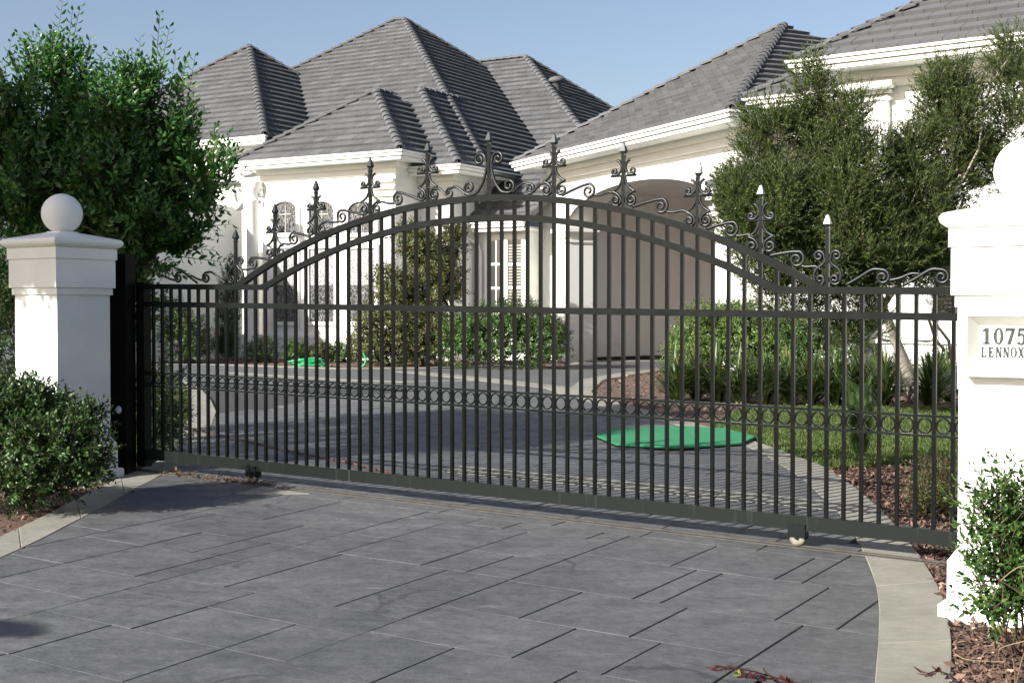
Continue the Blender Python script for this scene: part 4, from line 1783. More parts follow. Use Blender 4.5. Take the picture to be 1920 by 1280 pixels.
# cornices, pilasters and water table of the front wing
g = MB()
for q0, q1 in ((-24.7, -23.62), (-19.95, -19.25)):
    for z_, d_ in ((4.98, 0.16), (4.80, 0.11), (4.62, 0.07)):
        g = MB()
        g.box(HF, q0, q1, yA - d_, yA + 0.3, z_ - 0.07, z_)
        g.build('cornice_band', M['trim'], house)
g = MB()
g.box(HF, -24.9, -19.23, yA - 0.10, yA + 0.35, 0.90, 1.0)
g.box(HF, -24.9, -19.25, yA - 0.07, yA + 0.35, 0.72, 0.895)
g.box(HF, -24.9, -19.26, yA - 0.05, yA + 0.35, 0.0, 0.715)
g.build('water_table', M['trim'], house)
xp, zp = plane_pt(HF, 471, 340, yA - 0.2)
g = MB()
fp = lambda a, b_, h: HF(xp + a, yA - 0.16 + b_, h)
g.lathe(fp, [(0.19, 0.0), (0.19, 0.95), (0.165, 1.0), (0.165, 4.55), (0.20, 4.58), (0.20, 4.63), (0.17, 4.66), (0.17, 4.76), (0.26, 4.90), (0.28, 4.98), (0.28, 5.10)], 20)
g.build('column', M['trim'], house, True)
# left return wall that throws the long shadow over the windows
pL = -24.4
wall_box(HF, -26.6, pL, 19.0, 27.23, -0.2, 4.45, 'wall')
g = MB()
arc = arch_pts(23.2, 25.2, 3.0, 3.6, 16)
for k in range(16):
    a, b_ = arc[k], arc[k + 1]
    g.hexa([HF(pL - 0.01, a[0], a[1]), HF(pL - 0.01, b_[0], b_[1]), HF(pL + 0.04, b_[0], b_[1]), HF(pL + 0.04, a[0], a[1]),
            HF(pL - 0.01, a[0], a[1] + 0.16), HF(pL - 0.01, b_[0], b_[1] + 0.16), HF(pL + 0.04, b_[0], b_[1] + 0.16), HF(pL + 0.04, a[0], a[1] + 0.16)])
g.build('arch_moulding', M['trim'], house)
# wall lantern bracket on the left return (curved corbel)
cb = pt(437, 372, 33.6)
g = MB()
g.tube([cb + Vector((-0.05, 0, 0.3)), cb + Vector((0, 0, 0.12)), cb + Vector((0.02, 0, -0.08)), cb + Vector((0.12, 0, -0.22)), cb + Vector((0.26, 0, -0.20))], [0.10, 0.10, 0.11, 0.13, 0.10], 8)
g.build('corbel', M['trim'], house, True)


# near right wing
EF = frame(5.03, 23.4, (0.802, -0.597))
EE = (0.0, 15.0, 0.0, 13.0, 4.48)


def near(p):
    rxp = 960 + F * p.x / p.y
    return rxp < 2010


hip_roof(EF, *EE, 0.64, 'fl', '03', single=near, budget=[295], gutter='fl', tile=1.15)
soffit(EF, *EE, inset=0.70)
wall_box(EF, 0.75, 14.3, 0.75, 12.3, -0.2, 5.57)
# link roof between porch wing and right wing
FFr = frame(4.54, 25.9, (0.802, -0.597))
hip_roof(FFr, 0.0, 7.0, 0.0, 7.0, 4.2, 0.64, 'f', '0', gutter='f')
soffit(FFr, 0.0, 7.0, 0.0, 7.0, 4.2, inset=0.6)
wall_box(FFr, 0.5, 6.5, 0.6, 6.5, -0.2, 5.28)
# cornice and pilaster on the right wing
g = MB()
xe, ze = plane_pt(EF, 1603, 160, 0.75)
xf, _ = plane_pt(EF, 1670, 160, 0.75)
g.box(EF, xe, xf, 0.62, 0.80, -0.2, ze - 0.25)
g.box(EF, xe - 0.05, xf + 0.05, 0.58, 0.80, ze - 0.34, ze - 0.29)
g.box(EF, xe - 0.05, xf + 0.05, 0.57, 0.80, ze - 0.22, ze - 0.16)
g.box(EF, xe - 0.10, xf + 0.10, 0.50, 0.80, ze - 0.13, ze - 0.04)
g.build('pilaster', M['trim'], house)
g = MB()
x_a, z_a = plane_pt(EF, 1567, 168, 0.4)
x_b, _ = plane_pt(EF, 1672, 162, 0.4)
g.tube([EF(x_a, 0.42, z_a), EF(x_b, 0.42, z_a)], 0.075, 10)
g.build('round_moulding', M['trim'], house, True)
# water table + shaded half columns behind the tree
g = MB()
xa, za = plane_pt(EF, 1585, 642, 0.7)
g.box(EF, xa - 3.0, 12.3, 0.62, 0.76, za - 0.16, za)
g.box(EF, xa - 3.0, 12.3, 0.56, 0.76, za + 0.003, za + 0.07)
g.box(EF, xa - 3.0, 12.3, 0.60, 0.76, -0.2, za - 0.163)
for px in (1560, 1665, 1735):
    xc, _ = plane_pt(EF, px, 560, 0.62)
    fc = lambda a, b_, h, xc=xc: EF(xc + a, 0.66 + b_, h)
    g.lathe(fc, [(0.20, za + 0.071), (0.20, za + 0.12), (0.165, za + 0.15), (0.16, 3.2), (0.22, 3.3), (0.22, 3.4)], 16)
g.build('column', M['trim'], house)
# louvred shutter at the far right of the wing
g = MB()
xs_, zs_ = plane_pt(EF, 1752, 585, 0.7)
xs2, _ = plane_pt(EF, 1800, 585, 0.7)
zz = zs_ - 0.1
while zz < zs_ + 0.9:
    g.box(EF, xs_, xs2, 0.66, 0.745, zz, zz + 0.035)
    zz += 0.07
g.build('louvre', M['ironpost'], house)
# bay with its own little roof at the tree
BF = frame(3.58, 24.0, (0.802, -0.597))
hip_roof(BF, 0.0, 2.9, 0.0, 2.6, 2.28, 0.62, 'fl', '0', gutter='f')
wall_box(BF, 0.25, 2.65, 0.3, 2.5, -0.2, 3.73)
for z_, d_ in ((3.66, 0.20), (3.50, 0.14), (3.33, 0.09), (3.16, 0.05)):
    g = MB()
    g.box(BF, 0.25 - d_, 2.65 + d_, 0.3 - d_, 0.6, z_ - 0.09, z_)
    g.build('cornice_band', M['trim'], house)


# ------------------------------------------------------------ plants
def blob(px, py, rx, ry, y, depth=None):
    c = pt(px, py, y)
    s = y / F
    return (np.array(c), np.array([rx * s, (depth if depth is not None else (rx + ry) / 2 * s), ry * s]))


def clumps(blobs, per, size):
    out = []
    for c, r in blobs:
        d = rand_unit(per)
        rr = RNG.uniform(0.25, 1, (per, 1)) ** 0.5
        for k in range(per):
            f = size * RNG.uniform(0.7, 1.35)
            out.append((c + d[k] * rr[k] * r * (1 - size * 0.5), r * f))
    return out


def shoots(blobs, n, length, per, leaf, width, up=0.5, out=0.7, surf=0.4, spread=0.75, curl=0.18, fine=False, jitter=0.35, zmin=None, droop=0.0):
    vol = np.array([np.prod(r) ** (2 / 3.) for _, r in blobs])
    cnt = RNG.multinomial(n, vol / vol.sum())
    Bs, Ds = [], []
    for (c, r), k in zip(blobs, cnt):
        d = rand_unit(k)
        rr = RNG.uniform(0, 1, (k, 1)) ** surf
        Bs.append(c + d * rr * r)
        Ds.append(unit(d / r * r.mean()))
    B, O = np.concatenate(Bs), np.concatenate(Ds)
    m = len(B)
    D = unit(O * out + np.array([0, 0, up]) + rand_unit(m) * jitter)
    L = RNG.uniform(0.6, 1.2, m) * length
    if zmin is not None:
        keep = B[:, 2] > zmin(B)
        B, D, L = B[keep], D[keep], L[keep]
        m = len(B)
    k = np.arange(per)
    t = (k + 0.6) / per
    bend = np.array([0, 0, -droop])
    P = B[:, None, :] + D[:, None, :] * (L[:, None, None] * t[None, :, None]) + bend * (L[:, None, None] * (t ** 2)[None, :, None])
    A0 = unit(np.cross(D, rand_unit(m)))
    A1 = np.cross(D, A0)
    ang = k * 2.4 + RNG.uniform(0, 6.28, (m, 1))
    side = A0[:, None, :] * np.cos(ang)[..., None] + A1[:, None, :] * np.sin(ang)[..., None]
    ax = unit(D[:, None, :] * (1 - spread) + side * spread + RNG.normal(size=(m, per, 3)) * 0.18)
    S = unit(np.cross(ax, D[:, None, :] + RNG.normal(size=(m, per, 3)) * 0.15))
    ll = leaf * RNG.uniform(0.65, 1.15, (m, per)) * (1.0 - 0.35 * t[None, :] ** 3)
    V, Fc = leaf_arrays(P.reshape(-1, 3), ax.reshape(-1, 3), S.reshape(-1, 3), ll.ravel(), ll.ravel() * (width / leaf), curl, fine)
    E = B + D * L[:, None] + bend * L[:, None]
    return V, Fc, B, E


def thin_tubes(A_, B_, r, name, mat, parent, sides=3):
    n = len(A_)
    d = unit(B_ - A_)
    x = unit(np.cross(d, rand_unit(n)))
    y = np.cross(d, x)
    vs_ = []
    for P, rr in ((A_, r), (B_, r * 0.5)):
        for k in range(sides):
            a = 2 * math.pi * k / sides
            vs_.append(P + (x * math.cos(a) + y * math.sin(a)) * rr)
    V = np.stack(vs_, 1).reshape(-1, 3)
    i = np.arange(n)[:, None] * (2 * sides)
    fs = []
    for k in range(sides):
        k2 = (k + 1) % sides
        fs.append(i + [k, k2, sides + k2, sides + k])
    Fc = np.concatenate(fs, 1).reshape(-1, 4)
    return link(name, np_mesh(name, V, Fc, mat), parent, 'stuff')


def limb(mb, p0, p1, r0, r1, n=6, wig=0.06, rnd=random):
    p0, p1 = Vector(p0), Vector(p1)
    L_ = (p1 - p0).length
    pts, rr = [], []
    ph = rnd.uniform(0, 6)
    for i in range(n + 1):
        t = i / n
        w = math.sin(t * math.pi) * wig * L_
        pts.append(p0.lerp(p1, t) + Vector((math.sin(ph + t * 4) * w, math.cos(ph * 1.7 + t * 5) * w, 0)))
        rr.append(r0 + (r1 - r0) * t)
    mb.tube(pts, rr, 7)


def plant(name, label, cat, base, blobs, mat, n, length, per, leaf, width, stems=4, stem_r=0.012, group=None, bark='twig', twigs=True, foliage='foliage', trunk=None, twig_r=0.003, **kw):
    root = thing(name, label, cat, base, group)
    V, Fc, B, E = shoots(blobs, n, length, per, leaf, width, **kw)
    link(foliage, np_mesh(foliage, V, Fc, M[mat]), root, 'stuff')
    if twigs:
        thin_tubes(B, E, twig_r, 'twigs', M['twig'], root)
    rnd = random.Random(len(label))
    if trunk is not None:
        trunk(root)
    elif stems:
        mb = MB()
        for i in range(stems):
            c, r = blobs[rnd.randrange(len(blobs))]
            tgt = Vector(c) + Vector((rnd.uniform(-.4, .4) * r[0], rnd.uniform(-.4, .4) * r[1], rnd.uniform(-.1, .4) * r[2]))
            b0 = Vector(base) + Vector((rnd.uniform(-.06, .06), rnd.uniform(-.06, .06), -0.05))
            limb(mb, b0, tgt, stem_r, stem_r * 0.4, 5, 0.06, rnd)
        mb.build('stem', M[bark], root)
    return root


def gp(px, py):
    p = at(px, py)
    return (p.x, p.y, p.z - 0.02)


# --- crape myrtle behind the left pillar
TY = 13.6
cb_ = [blob(105, 350, 100, 115, TY), blob(235, 335, 95, 115, TY), blob(120, 200, 55, 70, TY + .2), blob(245, 215, 50, 62, TY - .2),
       blob(310, 290, 36, 66, TY), blob(15, 270, 42, 85, TY), blob(295, 430, 85, 58, TY - .1), blob(395, 335, 42, 22, TY - .4),
       blob(335, 470, 45, 26, TY), blob(130, 480, 120, 80, TY + .4), blob(255, 490, 46, 46, TY), blob(380, 395, 28, 26, TY - .3), blob(-120, 360, 90, 140, TY + .3),
       blob(0, 560, 90, 70, TY + .8), blob(255, 540, 30, 36, TY + .3), blob(235, 610, 22, 50, TY + .5), blob(40, 400, 60, 90, TY + .1), blob(330, 350, 40, 60, TY)]
tb = W(-5.95, 1.3, -0.03)


def crape_trunk(root):
    mb = MB()
    rnd = random.Random(3)
    fork = [Vector(tb) + Vector((dx, dy, 0.0)) for dx, dy in ((0, 0), (0.14, 0.05), (-0.12, 0.1), (0.05, -0.12))]
    tips = [cb_[0][0], cb_[1][0], cb_[6][0], cb_[5][0]]
    for f_, t_ in zip(fork, tips):
        limb(mb, f_, Vector(t_), 0.055, 0.025, 8, 0.05, rnd)
    for c, r in cb_[2:]:
        src = tips[rnd.randrange(4)]
        limb(mb, Vector(src) - Vector((0, 0, 0.3)), Vector(c) + Vector((0, 0, r[2] * 0.5)), 0.022, 0.006, 6, 0.08, rnd)
    mb.build('trunk', M['bark'], root, True)


plant('crape_myrtle', 'dense dark green broadleaf tree rising behind the left white pillar', 'tree', tuple(tb), clumps(cb_, 9, 0.36), 'crape', 2900, 0.46, 17, 0.098, 0.046,
      trunk=crape_trunk, foliage='crown', up=0.75, out=0.55, surf=0.42, spread=0.62, fine=True, jitter=0.45, twig_r=0.004)
# upright leading shoots that break the outline
rsp = random.Random(11)
spikes = [(118, -4), (136, 20), (150, 12), (100, 50), (60, 95), (22, 70), (38, 130), (85, 90), (170, 70), (190, 100), (215, 125), (240, 95), (262, 70), (300, 24), (318, 50),
          (330, 95), (345, 128), (366, 105), (362, 165), (5, 110), (130, 110), (280, 120), (310, 140), (200, 150), (350, 205), (110, 150), (160, 140), (250, 160), (60, 170)]
ends = [(x - 10 + rsp.uniform(-22, 10), y + rsp.uniform(105, 150), x, y, rsp.uniform(-.5, .2)) for x, y in spikes]
ends += [(300, 300, 372, 262, -.3), (310, 345, 470, 318, -.5), (330, 360, 448, 352, -.4), (300, 380, 425, 395, -.4), (320, 430, 436, 420, -.3), (300, 460, 405, 470, -.3),
         (280, 480, 350, 520, -.2), (330, 480, 425, 492, -.3), (250, 450, 275, 420, -.5), (240, 480, 270, 470, -.5)]
for _ in range(90):
    x, y = rsp.uniform(0, 340), rsp.uniform(180, 480)
    ends.append((x, y, x + rsp.uniform(-25, 45), y - rsp.uniform(50, 95), -rsp.uniform(.35, .75)))
S0 = np.array([pt(a, b_, TY) for a, b_, c, d, e in ends])
S1 = np.array([pt(c, d, TY + e) for a, b_, c, d, e in ends])
Vs, Fs, off = [], [], 0
for a, b_ in zip(S0, S1):
    L_ = np.linalg.norm(b_ - a)
    k = np.arange(16)
    t = (k + 1) / 16
    P = a + (b_ - a) * t[:, None]
    D = unit(b_ - a)
    x = unit(np.cross(D, [0.2, 1, 0.1]))
    y = np.cross(D, x)
    an = k * math.pi + RNG.normal(0, 0.5, 16)
    side = x * np.cos(an)[:, None] + y * np.sin(an)[:, None]
    ax = unit(side * 0.72 + D * 0.5)
    S = unit(np.cross(ax, np.broadcast_to(D, ax.shape)))
    ll = 0.115 * (1.1 - 0.45 * t)
    V, Fc = leaf_arrays(P, ax, S, ll, ll * 0.45, 0.15, True)
    Vs.append(V)
    Fs.append(Fc + off)
    off += len(V)
crape = [o for o in COL.objects if o.name == 'crape_myrtle'][0]
link('leading_shoots', np_mesh('leading_shoots', np.concatenate(Vs), np.concatenate(Fs), M['crape']), crape, 'stuff')
thin_tubes(S0, S1, 0.005, 'shoot_stems', M['twig'], crape)

# --- glossy shrub front left
sb = [blob(60, 865, 105, 80, 10.4), blob(130, 815, 66, 56, 10.5), blob(20, 800, 70, 76, 10.6), blob(155, 850, 50, 48, 10.3), blob(-60, 850, 110, 110, 10.6),
      blob(80, 770, 56, 42, 10.6), blob(165, 775, 26, 30, 10.5), blob(50, 905, 90, 28, 10.3), blob(170, 880, 32, 20, 10.3)]
plant('glossy_shrub', 'low dark glossy leaved shrub in front of the left white pillar', 'shrub', tuple(at(60, 930) - Vector((0, 0, .02))), clumps(sb, 9, 0.45), 'gloss', 2700, 0.16, 9, 0.054, 0.028,
      stems=9, surf=0.38, spread=0.65, up=0.45, jitter=0.5, fine=True)
# hedge far left behind pillar
plant('hedge', 'dark hedge behind and left of the left pillar', 'hedge', tuple(W(-6.0, 0.3)), [blob(-10, 640, 70, 190, 13.2), blob(-80, 760, 120, 120, 13.0), blob(10, 540, 50, 60, 13.6)], 'gloss', 900, 0.25, 9, 0.06, 0.03, stems=5, surf=0.4)
# hedge behind the gate's left end
plant('hedge', 'dark clipped hedge behind the left end of the gate', 'hedge', tuple(W(-4.9, 1.2, -.02)), [blob(268, 770, 56, 80, 13.7), blob(320, 790, 30, 62, 13.4), blob(290, 720, 50, 34, 14.0), blob(250, 830, 60, 40, 13.5)], 'gloss', 900, 0.16, 9, 0.045, 0.022, stems=6, surf=0.35)

# --- feathery tree on the right
RY = 16.2
rb = [blob(1430, 360, 75, 110, RY), blob(1520, 330, 100, 130, RY), blob(1610, 360, 110, 120, RY), blob(1700, 420, 80, 110, RY), blob(1550, 460, 130, 80, RY + .2),
      blob(1430, 470, 70, 70, RY), blob(1740, 300, 75, 110, RY), blob(1810, 250, 75, 120, RY + .1), blob(1880, 200, 60, 90, RY + .2), blob(1520, 190, 45, 80, RY),
      blob(1580, 250, 60, 80, RY), blob(1770, 170, 50, 70, RY), blob(1440, 240, 50, 60, RY), blob(1640, 470, 90, 60, RY - .2), blob(1850, 330, 90, 90, RY + .4),
      blob(1400, 420, 45, 60, RY), blob(1500, 560, 70, 50, RY + .3), blob(1600, 600, 60, 60, RY + .6), blob(1900, 120, 40, 60, RY), blob(1500, 490, 110, 60, RY + .1), blob(1640, 490, 110, 60, RY + .3), blob(1720, 480, 70, 60, RY + .5), blob(1380, 380, 45, 80, RY), blob(1470, 420, 80, 70, RY - .2), blob(1600, 430, 90, 80, RY - .3), blob(1660, 430, 90, 80, RY + .2), blob(1740, 430, 70, 90, RY + .4), blob(1600, 500, 90, 50, RY + .3), blob(1700, 500, 90, 44, RY + .4), blob(1560, 540, 60, 36, RY + .2)]
rbase = at(1716, 752)


def feather_trunk(root):
    mb = MB()
    rnd = random.Random(8)
    y = rbase.y
    pts = [Vector(rbase) - Vector((0, 0, .05)), pt(1712, 735, y), pt(1700, 690, y - .1), pt(1680, 640, y - .3), pt(1655, 575, y - .6), pt(1625, 500, y - 1.0), pt(1600, 420, y - 1.4)]
    mb.tube(pts, [0.12, 0.105, 0.09, 0.075, 0.062, 0.05, 0.035], 10)
    pts = [pt(1655, 575, y - .6), pt(1690, 520, y - .9), pt(1740, 440, y - 1.3), pt(1800, 330, RY)]
    mb.tube(pts, [0.05, 0.045, 0.035, 0.02], 8)
    pts = [pt(1640, 540, y - .8), pt(1560, 470, RY), pt(1480, 380, RY), pt(1440, 300, RY)]
    mb.tube(pts, [0.045, 0.035, 0.025, 0.012], 8)
    for c, r in rb:
        s = pts[1 + rnd.randrange(3)] if c[0] < pt(1600, 300, RY).x else pt(1700, 470, RY)
        limb(mb, s, Vector(c) + Vector((0, 0, r[2] * .4)), 0.02, 0.006, 6, 0.08, rnd)
    mb.build('trunk', M['palebark'], root, True)


plant('feathery_tree', 'olive green fine leaved tree with leaning pale trunk behind the gate', 'tree', tuple(rbase), clumps(rb, 12, 0.36), 'feather', 17000, 0.30, 17, 0.060, 0.0145,
      trunk=feather_trunk, foliage='crown', up=0.7, out=0.75, surf=0.5, spread=0.42, jitter=0.5, curl=0.1, twig_r=0.0025)
# second slim trunk
t2 = at(1742, 700)
plant('young_tree', 'slim pale stemmed sapling at the right of the leaning trunk', 'tree', tuple(at(1738, 728)), [blob(1765, 560, 30, 40, 18.0), blob(1800, 500, 40, 60, 18.0)], 'feather', 160, 0.25, 12, 0.05, 0.012, stems=2, stem_r=0.04, bark='palebark', surf=0.5, up=0.6)

# --- planting against the house
def gy(px, y):
    x = (px - 960) / F * y
    return (x, y, zg(x, y) - 0.02)


plant('wall_tree', 'small olive leaved tree in front of the leaded windows', 'small tree', gy(800, 30.6), clumps([blob(790, 500, 70, 65, 30.5), blob(830, 530, 50, 60, 30.5), blob(745, 545, 45, 55, 30.6), blob(800, 590, 70, 40, 30.7), blob(770, 455, 35, 30, 30.6), blob(850, 460, 20, 40, 30.6)], 6, .45),
      'olive', 1700, 0.34, 12, 0.10, 0.05, stems=6, stem_r=0.03, surf=0.55, up=0.55, jitter=0.6, bark='palebark')
plant('wall_shrub', 'rounded olive green shrub below the small wall tree', 'shrub', gy(740, 30.2), [blob(745, 615, 74, 70, 30.2), blob(700, 640, 42, 48, 30.3), blob(805, 630, 66, 56, 30.2)], 'olive', 1900, 0.25, 10, 0.085, 0.045, stems=6, surf=0.4)
plant('wall_shrub', 'large dark green shrub under the french window', 'shrub', gy(960, 28.6), [blob(930, 630, 75, 55, 28.5), blob(1000, 635, 62, 52, 28.3), blob(870, 640, 50, 46, 28.6), blob(960, 600, 60, 34, 28.6), blob(1035, 640, 30, 40, 28.2)], 'hedge', 1500, 0.25, 10, 0.085, 0.045, stems=6, surf=0.4)
plant('wall_shrub', 'dark shrub in shade at the left return wall', 'shrub', gy(345, 31.6), [blob(345, 630, 44, 50, 31.6), blob(330, 600, 26, 28, 31.7), blob(370, 650, 24, 30, 31.5)], 'gloss', 520, 0.25, 10, 0.085, 0.045, stems=5, surf=0.4)
plant('cypress', 'narrow dark conifer against the shaded white wall', 'conifer', gy(425, 33.6), [blob(428, 590, 20, 85, 33.5, .25), blob(424, 650, 24, 32, 33.5, .3), blob(438, 530, 12, 50, 33.6, .15)], 'gloss', 900, 0.20, 10, 0.08, 0.026, stems=2, stem_r=0.05, surf=0.4, up=1.2)
low = [(492, 660, 30, 24, 'low dark round shrub nearest the shaded corner of the house', 'gloss'), (556, 662, 24, 20, 'low shrub behind the coiled green hose', 'hedge'),
       (604, 664, 26, 18, 'low yellowish shrub under the middle leaded window', 'olive'), (648, 664, 26, 20, 'low mixed shrub right of the middle leaded window', 'hedge')]
for x, y, rx, ry, lab, mt in low:
    plant('low_shrub', lab, 'shrub', gy(x, 32.6), [blob(x, y, rx, ry, 32.6)], mt, 220, 0.16, 9, 0.08, 0.04, stems=3, surf=0.4, group='low shrubs along the house front')
# right side hedge
plant('bright_shrub', 'bright green rounded shrub right of the porch behind the gate', 'shrub', gp(1330, 720), [blob(1330, 635, 72, 60, 21.5), blob(1405, 632, 68, 62, 21.3), blob(1290, 675, 40, 46, 21.2), blob(1370, 610, 66, 34, 21.6), blob(1460, 655, 56, 56, 21.2)], 'bright', 2600, 0.20, 10, 0.062, 0.034, stems=6, surf=0.4)
plant('dark_shrub', 'darker loose shrub between the bright shrub and the leaning trunk', 'shrub', gp(1530, 725), [blob(1520, 640, 66, 68, 20.8), blob(1575, 655, 46, 50, 20.6), blob(1480, 640, 40, 56, 21.0)], 'hedge', 1300, 0.2, 9, 0.06, 0.026, stems=6, surf=0.45)

# --- strap leaved clumps
strap_px = [(1268, 752), (1305, 748), (1345, 752), (1388, 755), (1432, 757), (1478, 757), (1520, 759), (1565, 760), (1610, 756), (1655, 760), (1745, 762), (1775, 752), (1325, 728), (1410, 730), (1500, 732), (1640, 736), (1760, 735), (1690, 728)]
places = ['at the kerb end of the bed', 'second from the kerb end', 'in front of the bright shrub', 'below the tallest part of the bright shrub', 'with dry tips left of the bed centre',
          'at the centre of the bed front', 'with tan dead leaves right of centre', 'left of the little palm', 'directly behind the little palm', 'left of the leaning trunk foot',
          'right of the leaning trunk foot', 'half hidden by the right pillar', 'in the second row by the porch', 'in the second row under the bright shrub', 'in the second row under the dark shrub',
          'in the second row left of the trunk', 'behind the sapling stem', 'behind the leaning trunk']
for i, ((px, py), pl_) in enumerate(zip(strap_px, places)):
    b0 = at(px, py)
    root = thing('strap_leaf_clump', 'strap leaved green clump ' + pl_, 'plant', (b0.x, b0.y, b0.z - .02), 'strap leaved clumps beyond the lawn')
    nb = 230
    az = RNG.uniform(0, 6.28, nb)
    rr = RNG.uniform(0.08, 0.80, nb)
    hh = RNG.uniform(0.30, 0.80, nb)
    Vv, Ff = [], []
    seg = 5
    V = np.zeros((nb, (seg + 1) * 2, 3))
    for s in range(seg + 1):
        t = s / seg
        r = rr * (t ** 1.1) * 1.15
        z = hh * (1.75 * t - 0.95 * t * t * (0.45 + rr))
        c = np.stack([np.cos(az) * r, np.sin(az) * r, z], 1) + np.array(b0) + np.stack([np.cos(az * 3) * .06, np.sin(az * 5) * .06, az * 0], 1)
        wd = 0.036 * (1 - t ** 2.2 * 0.93)
        sd = np.stack([-np.sin(az), np.cos(az), np.zeros(nb)], 1) * wd / 2
        V[:, s * 2], V[:, s * 2 + 1] = c - sd, c + sd
    i0 = np.arange(nb)[:, None] * ((seg + 1) * 2)
    Fc = np.concatenate([i0 + [2 * s, 2 * s + 1, 2 * s + 3, 2 * s + 2] for s in range(seg)], 1).reshape(-1, 4)
    link('leaves', np_mesh('leaves', V.reshape(-1, 3), Fc, M['strap']), root, 'stuff')

# --- little palm
pb = at(1612, 878)
palm = thing('small_palm', 'small upright palm at the lawn corner behind the gate', 'palm', tuple(pb))
for i in range(11):
    az = i * 2.4
    lean = 0.10 + 0.20 * ((i * 7) % 5) / 5
    hgt = 0.78 + 0.35 * ((i * 3) % 4) / 4
    n = 30
    t = np.linspace(0.12, 1, n)
    d = np.array([math.cos(az), math.sin(az), 0])
    C = np.array(pb) + d * (lean * hgt * (t ** 1.7)[:, None]) + np.array([0, 0, 1]) * (hgt * (t - 0.15 * t ** 3)[:, None])
    T = unit(np.gradient(C, axis=0))
    sd = unit(np.cross(T, np.broadcast_to(d + np.array([0.01, 0, 0]), T.shape)))
    Pp, Dd = [], []
    for sg in (-1, 1):
        Pp.append(C)
        Dd.append(unit(sd * sg * 0.8 + T * 0.75 + np.cross(T, sd) * 0.15))
    P, D = np.concatenate(Pp), np.concatenate(Dd)
    S = unit(np.cross(D, np.concatenate([T, T])))
    ll = np.concatenate([0.19 * np.sin(np.pi * (0.15 + 0.8 * t))] * 2) + 0.02
    V, Fc = leaf_arrays(P, D, S, ll, np.full(len(P), 0.014), 0.05)
    fo = link('frond', np_mesh('frond', V, Fc, M['palm']), palm)
    mb = MB()
    mb.tube([Vector(c) for c in C[::5]], [0.008 - 0.0012 * k for k in range(len(C[::5]))], 5)
    mb.build('frond_stalk', M['palm'], palm)

# --- shrub just behind the gate's right end, shrub at the right pillar
plant('box_shrub', 'small box shrub on mulch behind the right end of the gate', 'shrub', gp(1740, 985), [blob(1755, 905, 52, 42, 10.6), blob(1790, 935, 60, 50, 10.4), blob(1730, 935, 28, 34, 10.3), blob(1770, 975, 40, 20, 10.2)], 'olive', 650, 0.13, 9, 0.030, 0.014, stems=5, surf=0.4)
fsb = [blob(1902, 1010, 66, 70, 6.15), blob(1885, 1080, 58, 60, 6.1), blob(1920, 950, 55, 60, 6.2), blob(1930, 1120, 80, 70, 6.1), blob(1855, 985, 35, 45, 6.1), blob(1860, 1140, 45, 30, 6.05), blob(1990, 1030, 110, 120, 6.2)]
plant('leafy_shrub', 'loose glossy green shrub in front of the right pillar base', 'shrub', tuple(at(1910, 1215)), fsb, 'hedge', 560, 0.17, 10, 0.048, 0.021, stems=12, stem_r=0.006, surf=0.6, up=0.5, jitter=0.6, fine=True, spread=0.6)
# outlying sprigs
lsh = [o for o in COL.objects if o.name == 'leafy_shrub'][0]
V, Fc, B, E = shoots([blob(1815, 1015, 22, 18, 6.1), blob(1815, 1070, 22, 18, 6.05), blob(1890, 895, 18, 30, 6.1), blob(1850, 935, 18, 20, 6.1)], 34, 0.16, 9, 0.040, 0.016, up=0.3, jitter=0.6, fine=True, surf=.6, spread=.6)
link('sprigs', np_mesh('sprigs', V, Fc, M['hedge']), lsh, 'stuff')
thin_tubes(B, E, 0.002, 'sprig_stems', M['twig'], lsh)
# dry stems
b0 = at(1890, 1240)
dry = thing('dry_stems', 'bare tan dry stems arching over the mulch at lower right', 'dead plant', tuple(b0))
for pa in ([(1905, 1290), (1895, 1225), (1850, 1220), (1835, 1245)], [(1890, 1285), (1882, 1235), (1875, 1215), (1925, 1200)], [(1925, 1120), (1880, 1090), (1850, 1080)],
           [(1862, 1120), (1875, 1090), (1905, 1065), (1925, 1060)], [(1790, 1225), (1815, 1236), (1880, 1240)], [(1905, 1285), (1915, 1240), (1935, 1180)]):
    mb = MB()
    yy = 5.75
    cp = [pt(x, y, yy - 0.05 * k) for k, (x, y) in enumerate(pa)]
    path = smooth_path([tuple(p) for p in cp], 5)
    mb.tube(path, 0.0024, 5)
    mb.build('dry_stem', M['dry'], dry)

# --- red leaved sprigs in the foreground
nb_ = Vector((1.62, 4.0, zg(1.62, 4.0)))
nan = thing('red_leaf_plant', 'red and green leaved sprig reaching in at the bottom edge', 'plant', tuple(nb_))


def sprig(path_px, y, leaves, parent):
    cp = [pt(x, yy, y + dy) for x, yy, dy in path_px]
    path = smooth_path([tuple(p) for p in cp], 8)
    mb = MB()
    mb.tube(path, [0.0022] * len(path), 5)
    mb.build('stalk', M['redleaf'], parent)
    n = len(path)
    P, D = [], []
    for i in range(leaves):
        k = int((i + 0.5) / leaves * (n - 2) * 0.72)
        p = Vector(path[k])
        t = (Vector(path[k + 1]) - p).normalized()
        sd = Vector((0, 0, 1)).cross(t).normalized() * (1 if i % 2 else -1)
        d = (sd * 0.55 - t * 0.6 + Vector((0, 0, random.uniform(-.5, .3)))).normalized()
        P.append(p)
        D.append(d)
    P, D = np.array(P), np.array(D)
    S = unit(np.cross(D, [0.1, 0.2, 1]))
    ll = RNG.uniform(0.042, 0.068, len(P))
    V, Fc = leaf_arrays(P, D, S, ll, ll * 0.50, 0.16, True)
    link('leaflets', np_mesh('leaflets', V, Fc, M['redleaf']), parent, 'stuff')


